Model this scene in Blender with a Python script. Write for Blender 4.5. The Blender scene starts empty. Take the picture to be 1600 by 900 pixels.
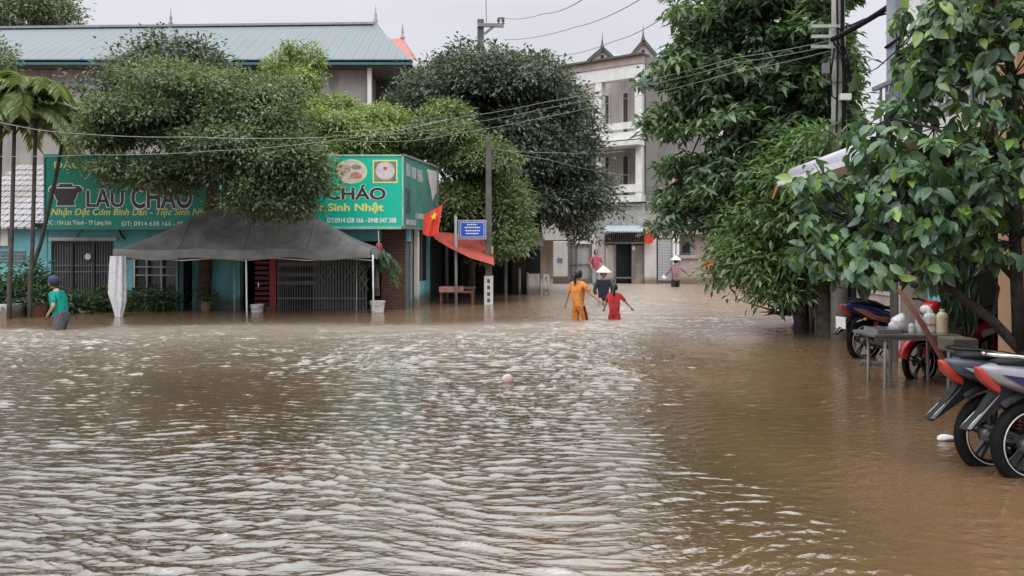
import bpy, bmesh, math, random
import numpy as np
from mathutils import Vector, Matrix, Euler

# ------------------------------------------------------------------ camera, sky, sun, exposure
scene = bpy.context.scene
col = scene.collection
F, HOR, CAMH = 1250.0, 388.0, 1.5          # focal length in photo pixels, horizon row, eye height over the water
cd = bpy.data.cameras.new("camera"); cam = bpy.data.objects.new("camera", cd); col.objects.link(cam)
cam.location = (0, 0, CAMH); cam.rotation_euler = (math.radians(90), 0, 0)
cd.sensor_width = 36; cd.lens = F / 1600 * 36; cd.shift_y = -(450 - HOR) / 1600
cd.clip_start = 0.1; cd.clip_end = 3000
scene.camera = cam
scene.view_settings.view_transform = 'Standard'; scene.view_settings.look = 'None'
scene.view_settings.exposure = 0.4; scene.view_settings.gamma = 1
scene.view_settings.use_curve_mapping = False
scene.cycles.max_bounces = 6; scene.cycles.diffuse_bounces = 3; scene.cycles.glossy_bounces = 3
scene.cycles.transmission_bounces = 3; scene.cycles.caustics_reflective = False; scene.cycles.caustics_refractive = False
SUN_EL, SUN_AZ = 58.0, 200.0                # azimuth clockwise from +Y
world = bpy.data.worlds.new("World"); scene.world = world; world.use_nodes = True
nt = world.node_tree; nt.nodes.clear()
out = nt.nodes.new('ShaderNodeOutputWorld'); bg = nt.nodes.new('ShaderNodeBackground'); bg.inputs[1].default_value = 0.1
sky = nt.nodes.new('ShaderNodeTexSky'); sky.sky_type = 'NISHITA'; sky.sun_disc = False
sky.sun_elevation = math.radians(SUN_EL); sky.sun_rotation = math.radians(SUN_AZ)
tc = nt.nodes.new('ShaderNodeTexCoord'); sep = nt.nodes.new('ShaderNodeSeparateXYZ')
nt.links.new(tc.outputs['Generated'], sep.inputs[0])
mr = nt.nodes.new('ShaderNodeMapRange'); mr.inputs[1].default_value = 0.29; mr.inputs[2].default_value = 0.80
mr.inputs[3].default_value = 1.0; mr.inputs[4].default_value = 3.5
nt.links.new(sep.outputs[2], mr.inputs[0])
nz = nt.nodes.new('ShaderNodeTexNoise'); nz.inputs['Scale'].default_value = 2.2; nz.inputs['Detail'].default_value = 5
nt.links.new(tc.outputs['Generated'], nz.inputs['Vector'])
m2 = nt.nodes.new('ShaderNodeMapRange'); m2.inputs[3].default_value = 0.90; m2.inputs[4].default_value = 1.08
m2.inputs[1].default_value = 0.3; m2.inputs[2].default_value = 0.7
nt.links.new(nz.outputs[0], m2.inputs[0])
mu = nt.nodes.new('ShaderNodeMath'); mu.operation = 'MULTIPLY'
nt.links.new(mr.outputs[0], mu.inputs[0]); nt.links.new(m2.outputs[0], mu.inputs[1])
vm = nt.nodes.new('ShaderNodeVectorMath'); vm.operation = 'SCALE'; vm.inputs[0].default_value = (6.0, 5.85, 6.5)
nt.links.new(mu.outputs[0], vm.inputs['Scale'])
tr_ = nt.nodes.new('ShaderNodeMapRange'); tr_.inputs[1].default_value = .28; tr_.inputs[2].default_value = .6; nt.links.new(sep.outputs[2], tr_.inputs[0])
tm = nt.nodes.new('ShaderNodeMix'); tm.data_type = 'RGBA'; tm.inputs[6].default_value = (6.0, 5.92, 6.4, 1); tm.inputs[7].default_value = (5.8, 6.15, 6.2, 1)
nt.links.new(tr_.outputs[0], tm.inputs[0]); nt.links.new(tm.outputs[2], vm.inputs[0])
mx = nt.nodes.new('ShaderNodeMix'); mx.data_type = 'RGBA'; mx.inputs[0].default_value = 0.94
nt.links.new(sky.outputs[0], mx.inputs[6]); nt.links.new(vm.outputs[0], mx.inputs[7])
nt.links.new(mx.outputs[2], bg.inputs[0]); nt.links.new(bg.outputs[0], out.inputs[0])
sd = bpy.data.lights.new("sun", 'SUN'); sd.energy = 1.1; sd.angle = math.radians(70); sd.color = (1, .97, .92)
sun = bpy.data.objects.new("sun", sd); col.objects.link(sun)
a = math.radians(SUN_AZ); e = math.radians(SUN_EL)
sdir = Vector((math.sin(a) * math.cos(e), math.cos(a) * math.cos(e), math.sin(e)))
sun.rotation_euler = sdir.to_track_quat('Z', 'Y').to_euler(); sun.location = (0, 0, 30)

rnd = random.Random(7); rng = np.random.default_rng(11)
PI = math.pi

# ------------------------------------------------------------------ helpers
def P(px, py, d): return Vector(((px - 800) / F * d, d, CAMH - (py - HOR) / F * d))
def W(px, py):                               # a point on the water seen at that pixel
    d = F * CAMH / (py - HOR); return Vector(((px - 800) / F * d, d, 0))
def X(px, d): return (px - 800) / F * d
def Z(py, d): return CAMH - (py - HOR) / F * d

MATS = {}
def mat(name, c, rough=0.7, var=0.12, scale=3.0, bump=0.0, metal=0.0, stain=0.0, emit=0.0, c2=None, spec=0.5, bscale=None, tide=0.0):
    if name in MATS: return MATS[name]
    m = bpy.data.materials.new(name); m.use_nodes = True; MATS[name] = m
    n = m.node_tree; b = n.nodes['Principled BSDF']
    b.inputs['Roughness'].default_value = rough; b.inputs['Metallic'].default_value = metal
    b.inputs['Specular IOR Level'].default_value = spec
    t = n.nodes.new('ShaderNodeTexCoord'); no = n.nodes.new('ShaderNodeTexNoise')
    no.inputs['Scale'].default_value = scale; no.inputs['Detail'].default_value = 6; no.inputs['Roughness'].default_value = .65
    n.links.new(t.outputs['Object'], no.inputs['Vector'])
    mixn = n.nodes.new('ShaderNodeMix'); mixn.data_type = 'RGBA'
    d = c2 if c2 else tuple(v * (1 - 2.2 * var) for v in c)
    l = c if c2 else tuple(min(1, v * (1 + var)) for v in c)
    mixn.inputs[6].default_value = (*d, 1); mixn.inputs[7].default_value = (*l, 1)
    r = n.nodes.new('ShaderNodeMapRange'); r.inputs[1].default_value = .35; r.inputs[2].default_value = .65
    n.links.new(no.outputs[0], r.inputs[0]); n.links.new(r.outputs[0], mixn.inputs[0])
    last = mixn.outputs[2]
    if stain > 0:
        mp = n.nodes.new('ShaderNodeMapping'); mp.inputs['Scale'].default_value = (2.2, 2.2, .35)
        n.links.new(t.outputs['Object'], mp.inputs[0])
        s = n.nodes.new('ShaderNodeTexNoise'); s.inputs['Scale'].default_value = 1.6; s.inputs['Detail'].default_value = 7
        n.links.new(mp.outputs[0], s.inputs['Vector'])
        sr = n.nodes.new('ShaderNodeMapRange'); sr.inputs[1].default_value = .5; sr.inputs[2].default_value = .72
        sr.inputs[4].default_value = stain; n.links.new(s.outputs[0], sr.inputs[0])
        mm = n.nodes.new('ShaderNodeMix'); mm.data_type = 'RGBA'; n.links.new(sr.outputs[0], mm.inputs[0])
        n.links.new(last, mm.inputs[6]); mm.inputs[7].default_value = (c[0] * .35 + .02, c[1] * .33 + .015, c[2] * .28 + .01, 1)
        last = mm.outputs[2]
    if tide > 0:                                       # silt left on walls and posts a hand above the flood
        sz = n.nodes.new('ShaderNodeSeparateXYZ'); n.links.new(t.outputs['Object'], sz.inputs[0])
        ad = n.nodes.new('ShaderNodeMath'); ad.operation = 'MULTIPLY_ADD'; ad.inputs[1].default_value = -.35; n.links.new(no.outputs[0], ad.inputs[0]); n.links.new(sz.outputs[2], ad.inputs[2])
        tr = n.nodes.new('ShaderNodeMapRange'); tr.inputs[1].default_value = tide - .12; tr.inputs[2].default_value = tide - .30; tr.inputs[4].default_value = .75; n.links.new(ad.outputs[0], tr.inputs[0])
        tm = n.nodes.new('ShaderNodeMix'); tm.data_type = 'RGBA'; n.links.new(tr.outputs[0], tm.inputs[0]); n.links.new(last, tm.inputs[6]); tm.inputs[7].default_value = (.12, .08, .05, 1); last = tm.outputs[2]
    n.links.new(last, b.inputs['Base Color'])
    if bump > 0:
        bn = n.nodes.new('ShaderNodeBump'); bn.inputs['Strength'].default_value = bump; bn.inputs['Distance'].default_value = .02
        n2 = n.nodes.new('ShaderNodeTexNoise'); n2.inputs['Scale'].default_value = bscale or scale * 6; n2.inputs['Detail'].default_value = 5
        n.links.new(t.outputs['Object'], n2.inputs['Vector']); n.links.new(n2.outputs[0], bn.inputs['Height'])
        n.links.new(bn.outputs[0], b.inputs['Normal'])
    if emit: b.inputs['Emission Strength'].default_value = emit
    return m

def brick_mat(name, c1, c2, mortar, scale=1.0, w=.24, h=.075, axis='xz'):
    m = bpy.data.materials.new(name); m.use_nodes = True; n = m.node_tree; b = n.nodes['Principled BSDF']
    t = n.nodes.new('ShaderNodeTexCoord'); s = n.nodes.new('ShaderNodeSeparateXYZ'); cmb = n.nodes.new('ShaderNodeCombineXYZ')
    n.links.new(t.outputs['Object'], s.inputs[0])
    ad = n.nodes.new('ShaderNodeMath'); n.links.new(s.outputs[0], ad.inputs[0]); n.links.new(s.outputs[1], ad.inputs[1])
    n.links.new(ad.outputs[0], cmb.inputs[0]); n.links.new(s.outputs[2], cmb.inputs[1])
    br = n.nodes.new('ShaderNodeTexBrick'); br.inputs['Scale'].default_value = scale
    br.inputs['Color1'].default_value = (*c1, 1); br.inputs['Color2'].default_value = (*c2, 1); br.inputs['Mortar'].default_value = (*mortar, 1)
    br.inputs['Brick Width'].default_value = w; br.inputs['Row Height'].default_value = h; br.inputs['Mortar Size'].default_value = .012
    n.links.new(cmb.outputs[0], br.inputs['Vector']); n.links.new(br.outputs[0], b.inputs['Base Color'])
    b.inputs['Roughness'].default_value = .85
    bn = n.nodes.new('ShaderNodeBump'); bn.inputs['Strength'].default_value = .6; bn.inputs['Distance'].default_value = .02; bn.invert = True
    n.links.new(br.outputs[1], bn.inputs['Height']); n.links.new(bn.outputs[0], b.inputs['Normal'])
    return m

def rib_mat(name, c, period=.2, direction=(1, 0, 0), rough=.45, stain=.3, depth=.03, metal=0.0):
    m = bpy.data.materials.new(name); m.use_nodes = True; n = m.node_tree; b = n.nodes['Principled BSDF']
    t = n.nodes.new('ShaderNodeTexCoord'); dp = n.nodes.new('ShaderNodeVectorMath'); dp.operation = 'DOT_PRODUCT'
    dp.inputs[1].default_value = direction; n.links.new(t.outputs['Object'], dp.inputs[0])
    mu = n.nodes.new('ShaderNodeMath'); mu.operation = 'MULTIPLY'; mu.inputs[1].default_value = 2 * PI / period
    n.links.new(dp.outputs['Value'], mu.inputs[0]); sn = n.nodes.new('ShaderNodeMath'); sn.operation = 'SINE'
    n.links.new(mu.outputs[0], sn.inputs[0])
    bn = n.nodes.new('ShaderNodeBump'); bn.inputs['Strength'].default_value = 1; bn.inputs['Distance'].default_value = depth
    n.links.new(sn.outputs[0], bn.inputs['Height']); n.links.new(bn.outputs[0], b.inputs['Normal'])
    no = n.nodes.new('ShaderNodeTexNoise'); no.inputs['Scale'].default_value = .7; no.inputs['Detail'].default_value = 8
    n.links.new(t.outputs['Object'], no.inputs['Vector'])
    r = n.nodes.new('ShaderNodeMapRange'); r.inputs[1].default_value = .4; r.inputs[2].default_value = .75; r.inputs[4].default_value = stain
    n.links.new(no.outputs[0], r.inputs[0])
    mm = n.nodes.new('ShaderNodeMix'); mm.data_type = 'RGBA'; n.links.new(r.outputs[0], mm.inputs[0])
    mm.inputs[6].default_value = (*c, 1); mm.inputs[7].default_value = (c[0] * .5 + .03, c[1] * .45 + .02, c[2] * .4, 1)
    n.links.new(mm.outputs[2], b.inputs['Base Color']); b.inputs['Roughness'].default_value = rough; b.inputs['Metallic'].default_value = metal
    return m

def setp(o, label=None, cat=None, group=None, kind=None):
    if label: o['label'] = label
    if cat: o['category'] = cat
    if group: o['group'] = group
    if kind: o['kind'] = kind
    return o
def thing(name, label, cat, loc=(0, 0, 0), rz=0.0, group=None):
    o = bpy.data.objects.new(name, None); col.objects.link(o); o.empty_display_size = .2
    o.location = loc; o.rotation_euler = (0, 0, rz)
    return setp(o, label, cat, group)

class MB:
    def __init__(s): s.v = []; s.f = []
    def add(s, vs, fs):
        o = len(s.v); s.v += [tuple(q) for q in vs]; s.f += [tuple(i + o for i in f) for f in fs]; return s
    def box(s, x0, x1, y0, y1, z0, z1, R=None, c=None):
        vs = [Vector((x, y, z)) for z in (z0, z1) for y in (y0, y1) for x in (x0, x1)]
        if R is not None: c = Vector(c); vs = [R @ (q - c) + c for q in vs]
        return s.add(vs, [(0, 2, 3, 1), (4, 5, 7, 6), (0, 1, 5, 4), (2, 6, 7, 3), (0, 4, 6, 2), (1, 3, 7, 5)])
    def pbox(s, px0, py0, px1, py1, d, t=.1):         # a box whose front face covers these photo pixels at depth d
        return s.box(X(px0, d), X(px1, d), d, d + t, Z(py1, d), Z(py0, d))
    def bar(s, a, b, w, h=None, up=(0, 0, 1)):
        a = Vector(a); b = Vector(b); h = h or w; dd = (b - a).normalized(); u = Vector(up)
        if abs(dd.dot(u)) > .98: u = Vector((0, 1, 0))
        sd_ = dd.cross(u).normalized() * w / 2; u2 = sd_.cross(dd).normalized() * h / 2
        vs = [p + i * sd_ + j * u2 for p in (a, b) for i, j in ((-1, -1), (1, -1), (1, 1), (-1, 1))]
        return s.add(vs, [(0, 3, 2, 1), (4, 5, 6, 7), (0, 1, 5, 4), (1, 2, 6, 5), (2, 3, 7, 6), (3, 0, 4, 7)])
    def tube(s, pts, r, n=8, cap=True):
        pts = [Vector(p) for p in pts]; rs = r if isinstance(r, (list, tuple)) else [r] * len(pts)
        o = len(s.v); prev = None
        for i, p in enumerate(pts):
            t = (pts[min(i + 1, len(pts) - 1)] - pts[max(i - 1, 0)])
            t = t.normalized() if t.length > 1e-9 else Vector((0, 0, 1))
            if prev is None:
                u = t.cross(Vector((0, 0, 1)));
                if u.length < .05: u = t.cross(Vector((1, 0, 0)))
                u.normalize()
            else:
                u = (prev - t * prev.dot(t)).normalized()
            prev = u; w = t.cross(u)
            for k in range(n):
                an = 2 * PI * k / n; s.v.append(tuple(p + (u * math.cos(an) + w * math.sin(an)) * rs[i]))
        for i in range(len(pts) - 1):
            for k in range(n):
                a_ = o + i * n + k; b_ = o + i * n + (k + 1) % n
                s.f.append((a_, b_, b_ + n, a_ + n))
        if cap:
            s.f.append(tuple(o + k for k in range(n))[::-1]); s.f.append(tuple(o + (len(pts) - 1) * n + k for k in range(n)))
        return s
    def lathe(s, prof, c=(0, 0, 0), n=16, axis='z'):
        o = len(s.v); c = Vector(c)
        for r, h in prof:
            for k in range(n):
                an = 2 * PI * k / n; x, y = r * math.cos(an), r * math.sin(an)
                q = (x, y, h) if axis == 'z' else ((x, h, y) if axis == 'y' else (h, x, y))
                s.v.append(tuple(c + Vector(q)))
        for i in range(len(prof) - 1):
            for k in range(n):
                a_ = o + i * n + k; b_ = o + i * n + (k + 1) % n; s.f.append((a_, b_, b_ + n, a_ + n))
        return s
    def prism(s, poly, a, b, axis='y'):                # poly in the two other axes, extruded a..b
        def q(u, v, w): return (u, w, v) if axis == 'y' else ((w, u, v) if axis == 'x' else (u, v, w))
        n = len(poly); vs = [q(u, v, a) for u, v in poly] + [q(u, v, b) for u, v in poly]
        return s.add(vs, [tuple(range(n)), tuple(range(2 * n - 1, n - 1, -1))] + [(i, i + n, (i + 1) % n + n, (i + 1) % n) for i in range(n)])
    def sphere(s, c, r, n=12, m=8, sc=(1, 1, 1)):
        c = Vector(c); o = len(s.v)
        for i in range(m + 1):
            th = PI * i / m
            for k in range(n):
                ph = 2 * PI * k / n
                s.v.append((c.x + r * sc[0] * math.sin(th) * math.cos(ph), c.y + r * sc[1] * math.sin(th) * math.sin(ph), c.z + r * sc[2] * math.cos(th)))
        for i in range(m):
            for k in range(n): s.f.append((o + i * n + k, o + (i + 1) * n + k, o + (i + 1) * n + (k + 1) % n, o + i * n + (k + 1) % n))
        return s
    def build(s, name, m, parent=None, smooth=False, bevel=0, local=False, at=None):
        me = bpy.data.meshes.new(name)
        off = Vector((0, 0, 0))
        if parent is not None and not local:
            q = parent
            while q is not None: off += q.location; q = q.parent
        if at is not None: off = Vector(at)
        me.from_pydata([tuple(Vector(q) - off) for q in s.v], [], s.f)
        bm = bmesh.new(); bm.from_mesh(me)
        bmesh.ops.remove_doubles(bm, verts=bm.verts, dist=1e-5) if smooth else None
        bmesh.ops.recalc_face_normals(bm, faces=bm.faces); bm.to_mesh(me); bm.free()
        if m is not None: me.materials.append(m)
        if smooth: me.polygons.foreach_set('use_smooth', [True] * len(me.polygons))
        o = bpy.data.objects.new(name, me); col.objects.link(o)
        if parent is not None: o.parent = parent
        if at is not None: o.location = at
        if bevel > 0:
            b = o.modifiers.new('bevel', 'BEVEL'); b.width = bevel; b.segments = 2; b.limit_method = 'ANGLE'
        return o

def copy_tree(o, parent=None):
    c = o.copy(); col.objects.link(c); c.parent = parent
    for ch in list(o.children): copy_tree(ch, c)
    return c

def text_mesh(body, frame, u0, u1, v0, v1, m, name, parent, shear=0, bold=0.0, lift=.006, keep=False, outline=None):
    O, U, V, N = frame
    plain = body.replace('Đ', 'D').replace('ơ', 'o')   # both letters get their bar or horn as extra faces
    def outl(tx):
        c = bpy.data.curves.new('lettering', 'FONT'); c.body = tx; c.shear = shear; c.size = 1; c.resolution_u = 3
        t = bpy.data.objects.new('lettering', c); col.objects.link(t); bpy.context.view_layer.update()
        me_ = bpy.data.meshes.new_from_object(t.evaluated_get(bpy.context.evaluated_depsgraph_get())); bpy.data.objects.remove(t); return me_
    def xr(tx): m_ = outl(tx); a_ = np.array([v.co[:2] for v in m_.vertices]); return a_[:, 0].min(), a_[:, 0].max()
    def mk(off, lf, mm, nm):
        rep = off > 0; boff = off; me = outl(plain); ex = bmesh.new(); ex.from_mesh(me)
        for k, ch in enumerate(body):
            if ch in 'Đơ':
                a_, b_ = xr('D' if ch == 'Đ' else 'o'); r_ = xr(plain[:k + 1])[1]; l_ = r_ - (b_ - a_)
                q = [(l_ - .07, .33), (l_ + .34 * (b_ - a_), .33), (l_ + .34 * (b_ - a_), .40), (l_ - .07, .40)] if ch == 'Đ' else [(r_ - .14, .44), (r_ - .03, .46), (r_ + .05, .62), (r_ - .03, .62)]
                ex.faces.new([ex.verts.new((u_, v_, .0005)) for u_, v_ in q])
        ex.to_mesh(me); ex.free(); co0 = np.array([v.co[:] for v in me.vertices]); co = co0
        x0, y0 = co0[:, 0].min(), co0[:, 1].min(); x1, y1 = co0[:, 0].max(), co0[:, 1].max()
        su = (u1 - u0) / (x1 - x0); sv = (v1 - v0) / (y1 - y0)
        off_ = Vector((0, 0, 0)); q = parent
        while q is not None: off_ += q.location; q = q.parent
        for i, v in enumerate(me.vertices):
            uu = u0 + (co[i, 0] - x0) * su; vv = v0 + (co[i, 1] - y0) * sv
            v.co = O + U * uu + V * vv + N * lf - off_
        if rep:
            bm = bmesh.new(); bm.from_mesh(me); g = bm.verts[:] + bm.edges[:] + bm.faces[:]
            for a_ in range(6):
                r_ = bmesh.ops.duplicate(bm, geom=g); an = a_ * PI / 3
                bmesh.ops.translate(bm, verts=[q for q in r_['geom'] if isinstance(q, bmesh.types.BMVert)], vec=(U * math.cos(an) * su + V * math.sin(an) * sv) * boff * .9 + N * .0002 * (a_ + 1))
            bm.to_mesh(me); bm.free()
        me.materials.clear(); me.materials.append(mm)
        o = bpy.data.objects.new(nm, me); col.objects.link(o); o.parent = parent; return o
    o = mk(bold, lift, m, name)
    if outline is not None: mk(bold + outline[1], lift - .003, outline[0], name + '_outline')
    return o

# ------------------------------------------------------------------ foliage
def leaf_mat(name, dark, mid, light, trans=.25, rough=.42, spec=.5):
    mid = tuple(v * 1.15 for v in mid); light = tuple(v * 1.3 for v in light)
    m = bpy.data.materials.new(name); m.use_nodes = True; n = m.node_tree; b = n.nodes['Principled BSDF']
    at = n.nodes.new('ShaderNodeAttribute'); at.attribute_name = 'tint'
    r = n.nodes.new('ShaderNodeValToRGB'); n.links.new(at.outputs['Fac'], r.inputs[0])
    r.color_ramp.elements[0].color = (*dark, 1); r.color_ramp.elements[1].color = (*light, 1)
    e_ = r.color_ramp.elements.new(.55); e_.color = (*mid, 1)
    n.links.new(r.outputs[0], b.inputs['Base Color']); b.inputs['Roughness'].default_value = rough
    b.inputs['Specular IOR Level'].default_value = spec
    tr = n.nodes.new('ShaderNodeBsdfTranslucent'); g = n.nodes.new('ShaderNodeMix'); g.data_type = 'RGBA'; g.blend_type = 'MULTIPLY'; g.inputs[0].default_value = 1
    n.links.new(r.outputs[0], g.inputs[6]); g.inputs[7].default_value = (1.5, 1.7, .7, 1); n.links.new(g.outputs[2], tr.inputs[0])
    ms = n.nodes.new('ShaderNodeMixShader'); ms.inputs[0].default_value = trans
    n.links.new(b.outputs[0], ms.inputs[1]); n.links.new(tr.outputs[0], ms.inputs[2])
    n.links.new(ms.outputs[0], n.nodes['Material Output'].inputs[0]); return m

def nrm(a): return a / np.maximum(np.linalg.norm(a, axis=1, keepdims=True), 1e-9)
def leaves_obj(name, base, d, nn, L, Wd, tint, m, parent, big=False, fold=.25, off=(0, 0, 0)):
    N = len(base); d = nrm(d); s = nrm(np.cross(d, nn)); up = np.cross(s, d)
    L = np.asarray(L).reshape(-1, 1) * np.ones((N, 1)); Wd = np.asarray(Wd).reshape(-1, 1) * np.ones((N, 1))
    if big:                                            # base, side points, midrib points, tip
        rows = [(0, 0, 0), (.22, .8, 1), (.5, 1, 1), (.78, .62, 1), (1, 0, 0)]
        V = []
        for t, w, _ in rows:
            bend = -.28 * t * t
            mid = base + d * L * t + up * L * bend
            V.append(mid)
            if w > 0:
                V.append(mid + s * Wd * .5 * w + up * Wd * fold * w * .5); V.append(mid - s * Wd * .5 * w + up * Wd * fold * w * .5)
        V = np.stack(V, 1); k = V.shape[1]              # 0 base;1 m,2 l,3 r;4,5,6;7,8,9;10 tip
        tris = [(0, 1, 2), (0, 3, 1), (1, 4, 5), (1, 5, 2), (1, 3, 6), (1, 6, 4), (4, 7, 8), (4, 8, 5), (4, 6, 9), (4, 9, 7), (7, 10, 8), (7, 9, 10)]
    else:
        mid = base + d * L * .45
        V = np.stack([base, mid + s * Wd * .5 + up * Wd * fold * .5, mid - s * Wd * .5 + up * Wd * fold * .5, base + d * L - up * L * .15], 1); k = 4
        tris = [(0, 3, 1), (0, 2, 3)]
    V = V.reshape(-1, 3) - np.array(off)
    T = (np.array(tris)[None] + (np.arange(N) * k)[:, None, None]).reshape(-1)
    me = bpy.data.meshes.new(name); me.vertices.add(len(V)); me.vertices.foreach_set('co', V.astype(np.float32).ravel())
    nt_ = len(T) // 3; me.loops.add(len(T)); me.loops.foreach_set('vertex_index', T.astype(np.int32))
    me.polygons.add(nt_); me.polygons.foreach_set('loop_start', (np.arange(nt_) * 3).astype(np.int32))
    me.update(calc_edges=True)
    at = me.attributes.new('tint', 'FLOAT', 'POINT'); at.data.foreach_set('value', np.repeat(np.clip(tint, 0, 1), k).astype(np.float32))
    me.materials.append(m); me.polygons.foreach_set('use_smooth', [True] * nt_)
    o = bpy.data.objects.new(name, me); col.objects.link(o); o.parent = parent; return o

def crown(lobes, nclump, per, cr, shell=.5, droop=.3, flat=.7, upn=1.0, whorl=False, pads=0, under=-.15):
    if pads:                                           # break every lobe into flattened pads of foliage with gaps between them
        pl = []
        for q in lobes:
            for k in range(pads):
                u = rng.normal(size=3); u /= np.linalg.norm(u); r_ = rng.uniform(.3, 1.0); s_ = rng.uniform(.30, .50)
                pl.append((q[0] + u[0] * r_ * q[3], q[1] + u[1] * r_ * q[4], q[2] + u[2] * r_ * q[5], q[3] * s_ * 1.1, q[4] * s_ * 1.1, q[5] * s_ * .85))
        lobes = pl + [(q[0], q[1], q[2], q[3] * .82, q[4] * .82, q[5] * .82) for q in lobes]
    lb = np.array(lobes, float); w = (lb[:, 3] * lb[:, 5] + lb[:, 4] * lb[:, 5]); w /= w.sum()
    if pads: w[-(len(pl) // pads):] *= 1.3; w /= w.sum()
    idx = rng.choice(len(lb), nclump, p=w); u = nrm(rng.normal(size=(nclump, 3)))
    if pads: fl = u[:, 2] < under; u[fl, 2] *= -.6; u = nrm(u)
    r = shell + (1 - shell) * rng.random((nclump, 1)) ** .7
    fr = rng.normal(size=(len(lb), 3, 3)) * 2.4; ph = rng.random((len(lb), 3)) * 6.28
    bump = np.sin(np.einsum('nk,njk->nj', u, fr[idx]) + ph[idx]).sum(1, keepdims=True)
    r *= 1 + .13 * bump
    r *= 1 + (.05 if pads else .12) * rng.normal(size=(nclump, 1)) * (rng.random((nclump, 1)) < .35)
    c = lb[idx, :3] + u * r * lb[idx, 3:6]
    keep = np.ones(nclump, bool)
    for k in range(len(lb)):                           # thin the clumps that lie deep in another lobe
        q = np.linalg.norm((c - lb[k, :3]) / lb[k, 3:6], axis=1)
        keep &= ~((q < .55) & (idx != k) & (rng.random(nclump) < (.35 if pads else .75)))
    c = c[keep]; u = u[keep]; n = len(c)
    ct = rng.random(n)
    ii = np.repeat(np.arange(n), per); M = len(ii)
    size = cr * (.6 + .8 * rng.random(n))
    o = np.clip(rng.normal(size=(M, 3)), -1.7, 1.7) * size[ii, None] * .5 * np.array([1, 1, flat])
    base = c[ii] + o
    if whorl: d = nrm(rng.normal(size=(M, 3)) * np.array([1, 1, .45])) + u[ii] * .35; base = c[ii] + o * .45
    else: d = nrm(o + rng.normal(size=(M, 3)) * size[ii, None] * .35) + u[ii] * .5
    d[:, 2] -= droop
    nn = np.array([0, 0, upn]) + u[ii] * .6 + rng.normal(size=(M, 3)) * .45
    tint = .5 * ct[ii] + .5 * rng.random(M)
    return base, d, nn, tint, c

def tree(name, label, base, lobes, nclump, per, cr, L, Wd, lm, bark, trunk_r=.18, trunk_pts=None, big=False, group=None, ntwig=40, **kw):
    t = thing(name, label, 'tree', base, 0, group)
    b, d, nn, tint, cl = crown(lobes, nclump, per, cr, **kw)
    M = len(b); Lr = L * (.65 + .6 * rng.random(M)); Wr = Wd * (.7 + .5 * rng.random(M))
    leaves_obj('crown', b, d, nn, Lr, Wr, tint, lm, t, big=big, off=base)
    mb = MB(); lbs = np.array(lobes); cc = Vector(lbs[:, :3].mean(0))
    base = Vector(base)
    pts = [Vector(p) for p in trunk_pts] if trunk_pts else [base, base.lerp(cc, .3) + Vector((.08, 0, 0)), base.lerp(cc, .65)]
    full = [pts[0] + Vector((0, 0, -.5))] + pts
    mb.tube(full, [trunk_r * 1.15] + [trunk_r * (1 - .45 * i / len(pts)) for i in range(len(pts))], 10)
    top = pts[-1]
    for lb in lobes:
        c = Vector(lb[:3]); mid = top.lerp(c, .5) + Vector((rnd.uniform(-.15, .15), rnd.uniform(-.15, .15), .1 * (c - top).length))
        mb.tube([top, mid, c], [trunk_r * .5, trunk_r * .35, trunk_r * .18], 7)
        near = [Vector(q) for q in cl if (Vector(q) - c).length < max(lb[3:6]) * 1.15]
        rnd.shuffle(near)
        for q in near[:max(3, ntwig // len(lobes))]:
            m_ = c.lerp(q, .5) + Vector((0, 0, .06)); mb.tube([c, m_, q], [trunk_r * .16, trunk_r * .1, trunk_r * .04], 5, cap=False)
    mb.build('trunk', bark, t, smooth=True)
    return t
# ------------------------------------------------------------------ ground and flood water
M_ground = mat('mud_ground', (.16, .11, .07), .9, bump=.4)
MB().add([(-400, -60, -.75), (400, -60, -.75), (400, 900, -.75), (-400, 900, -.75)], [(0, 1, 2, 3)]).build('ground', M_ground)['kind'] = 'structure'
MB().box(4.0, 9, 1.5, 30, -.7, -.1).build('pavement', mat('paving', (.3, .27, .24), .9, bump=.3), bevel=.02)['kind'] = 'structure'

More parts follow.
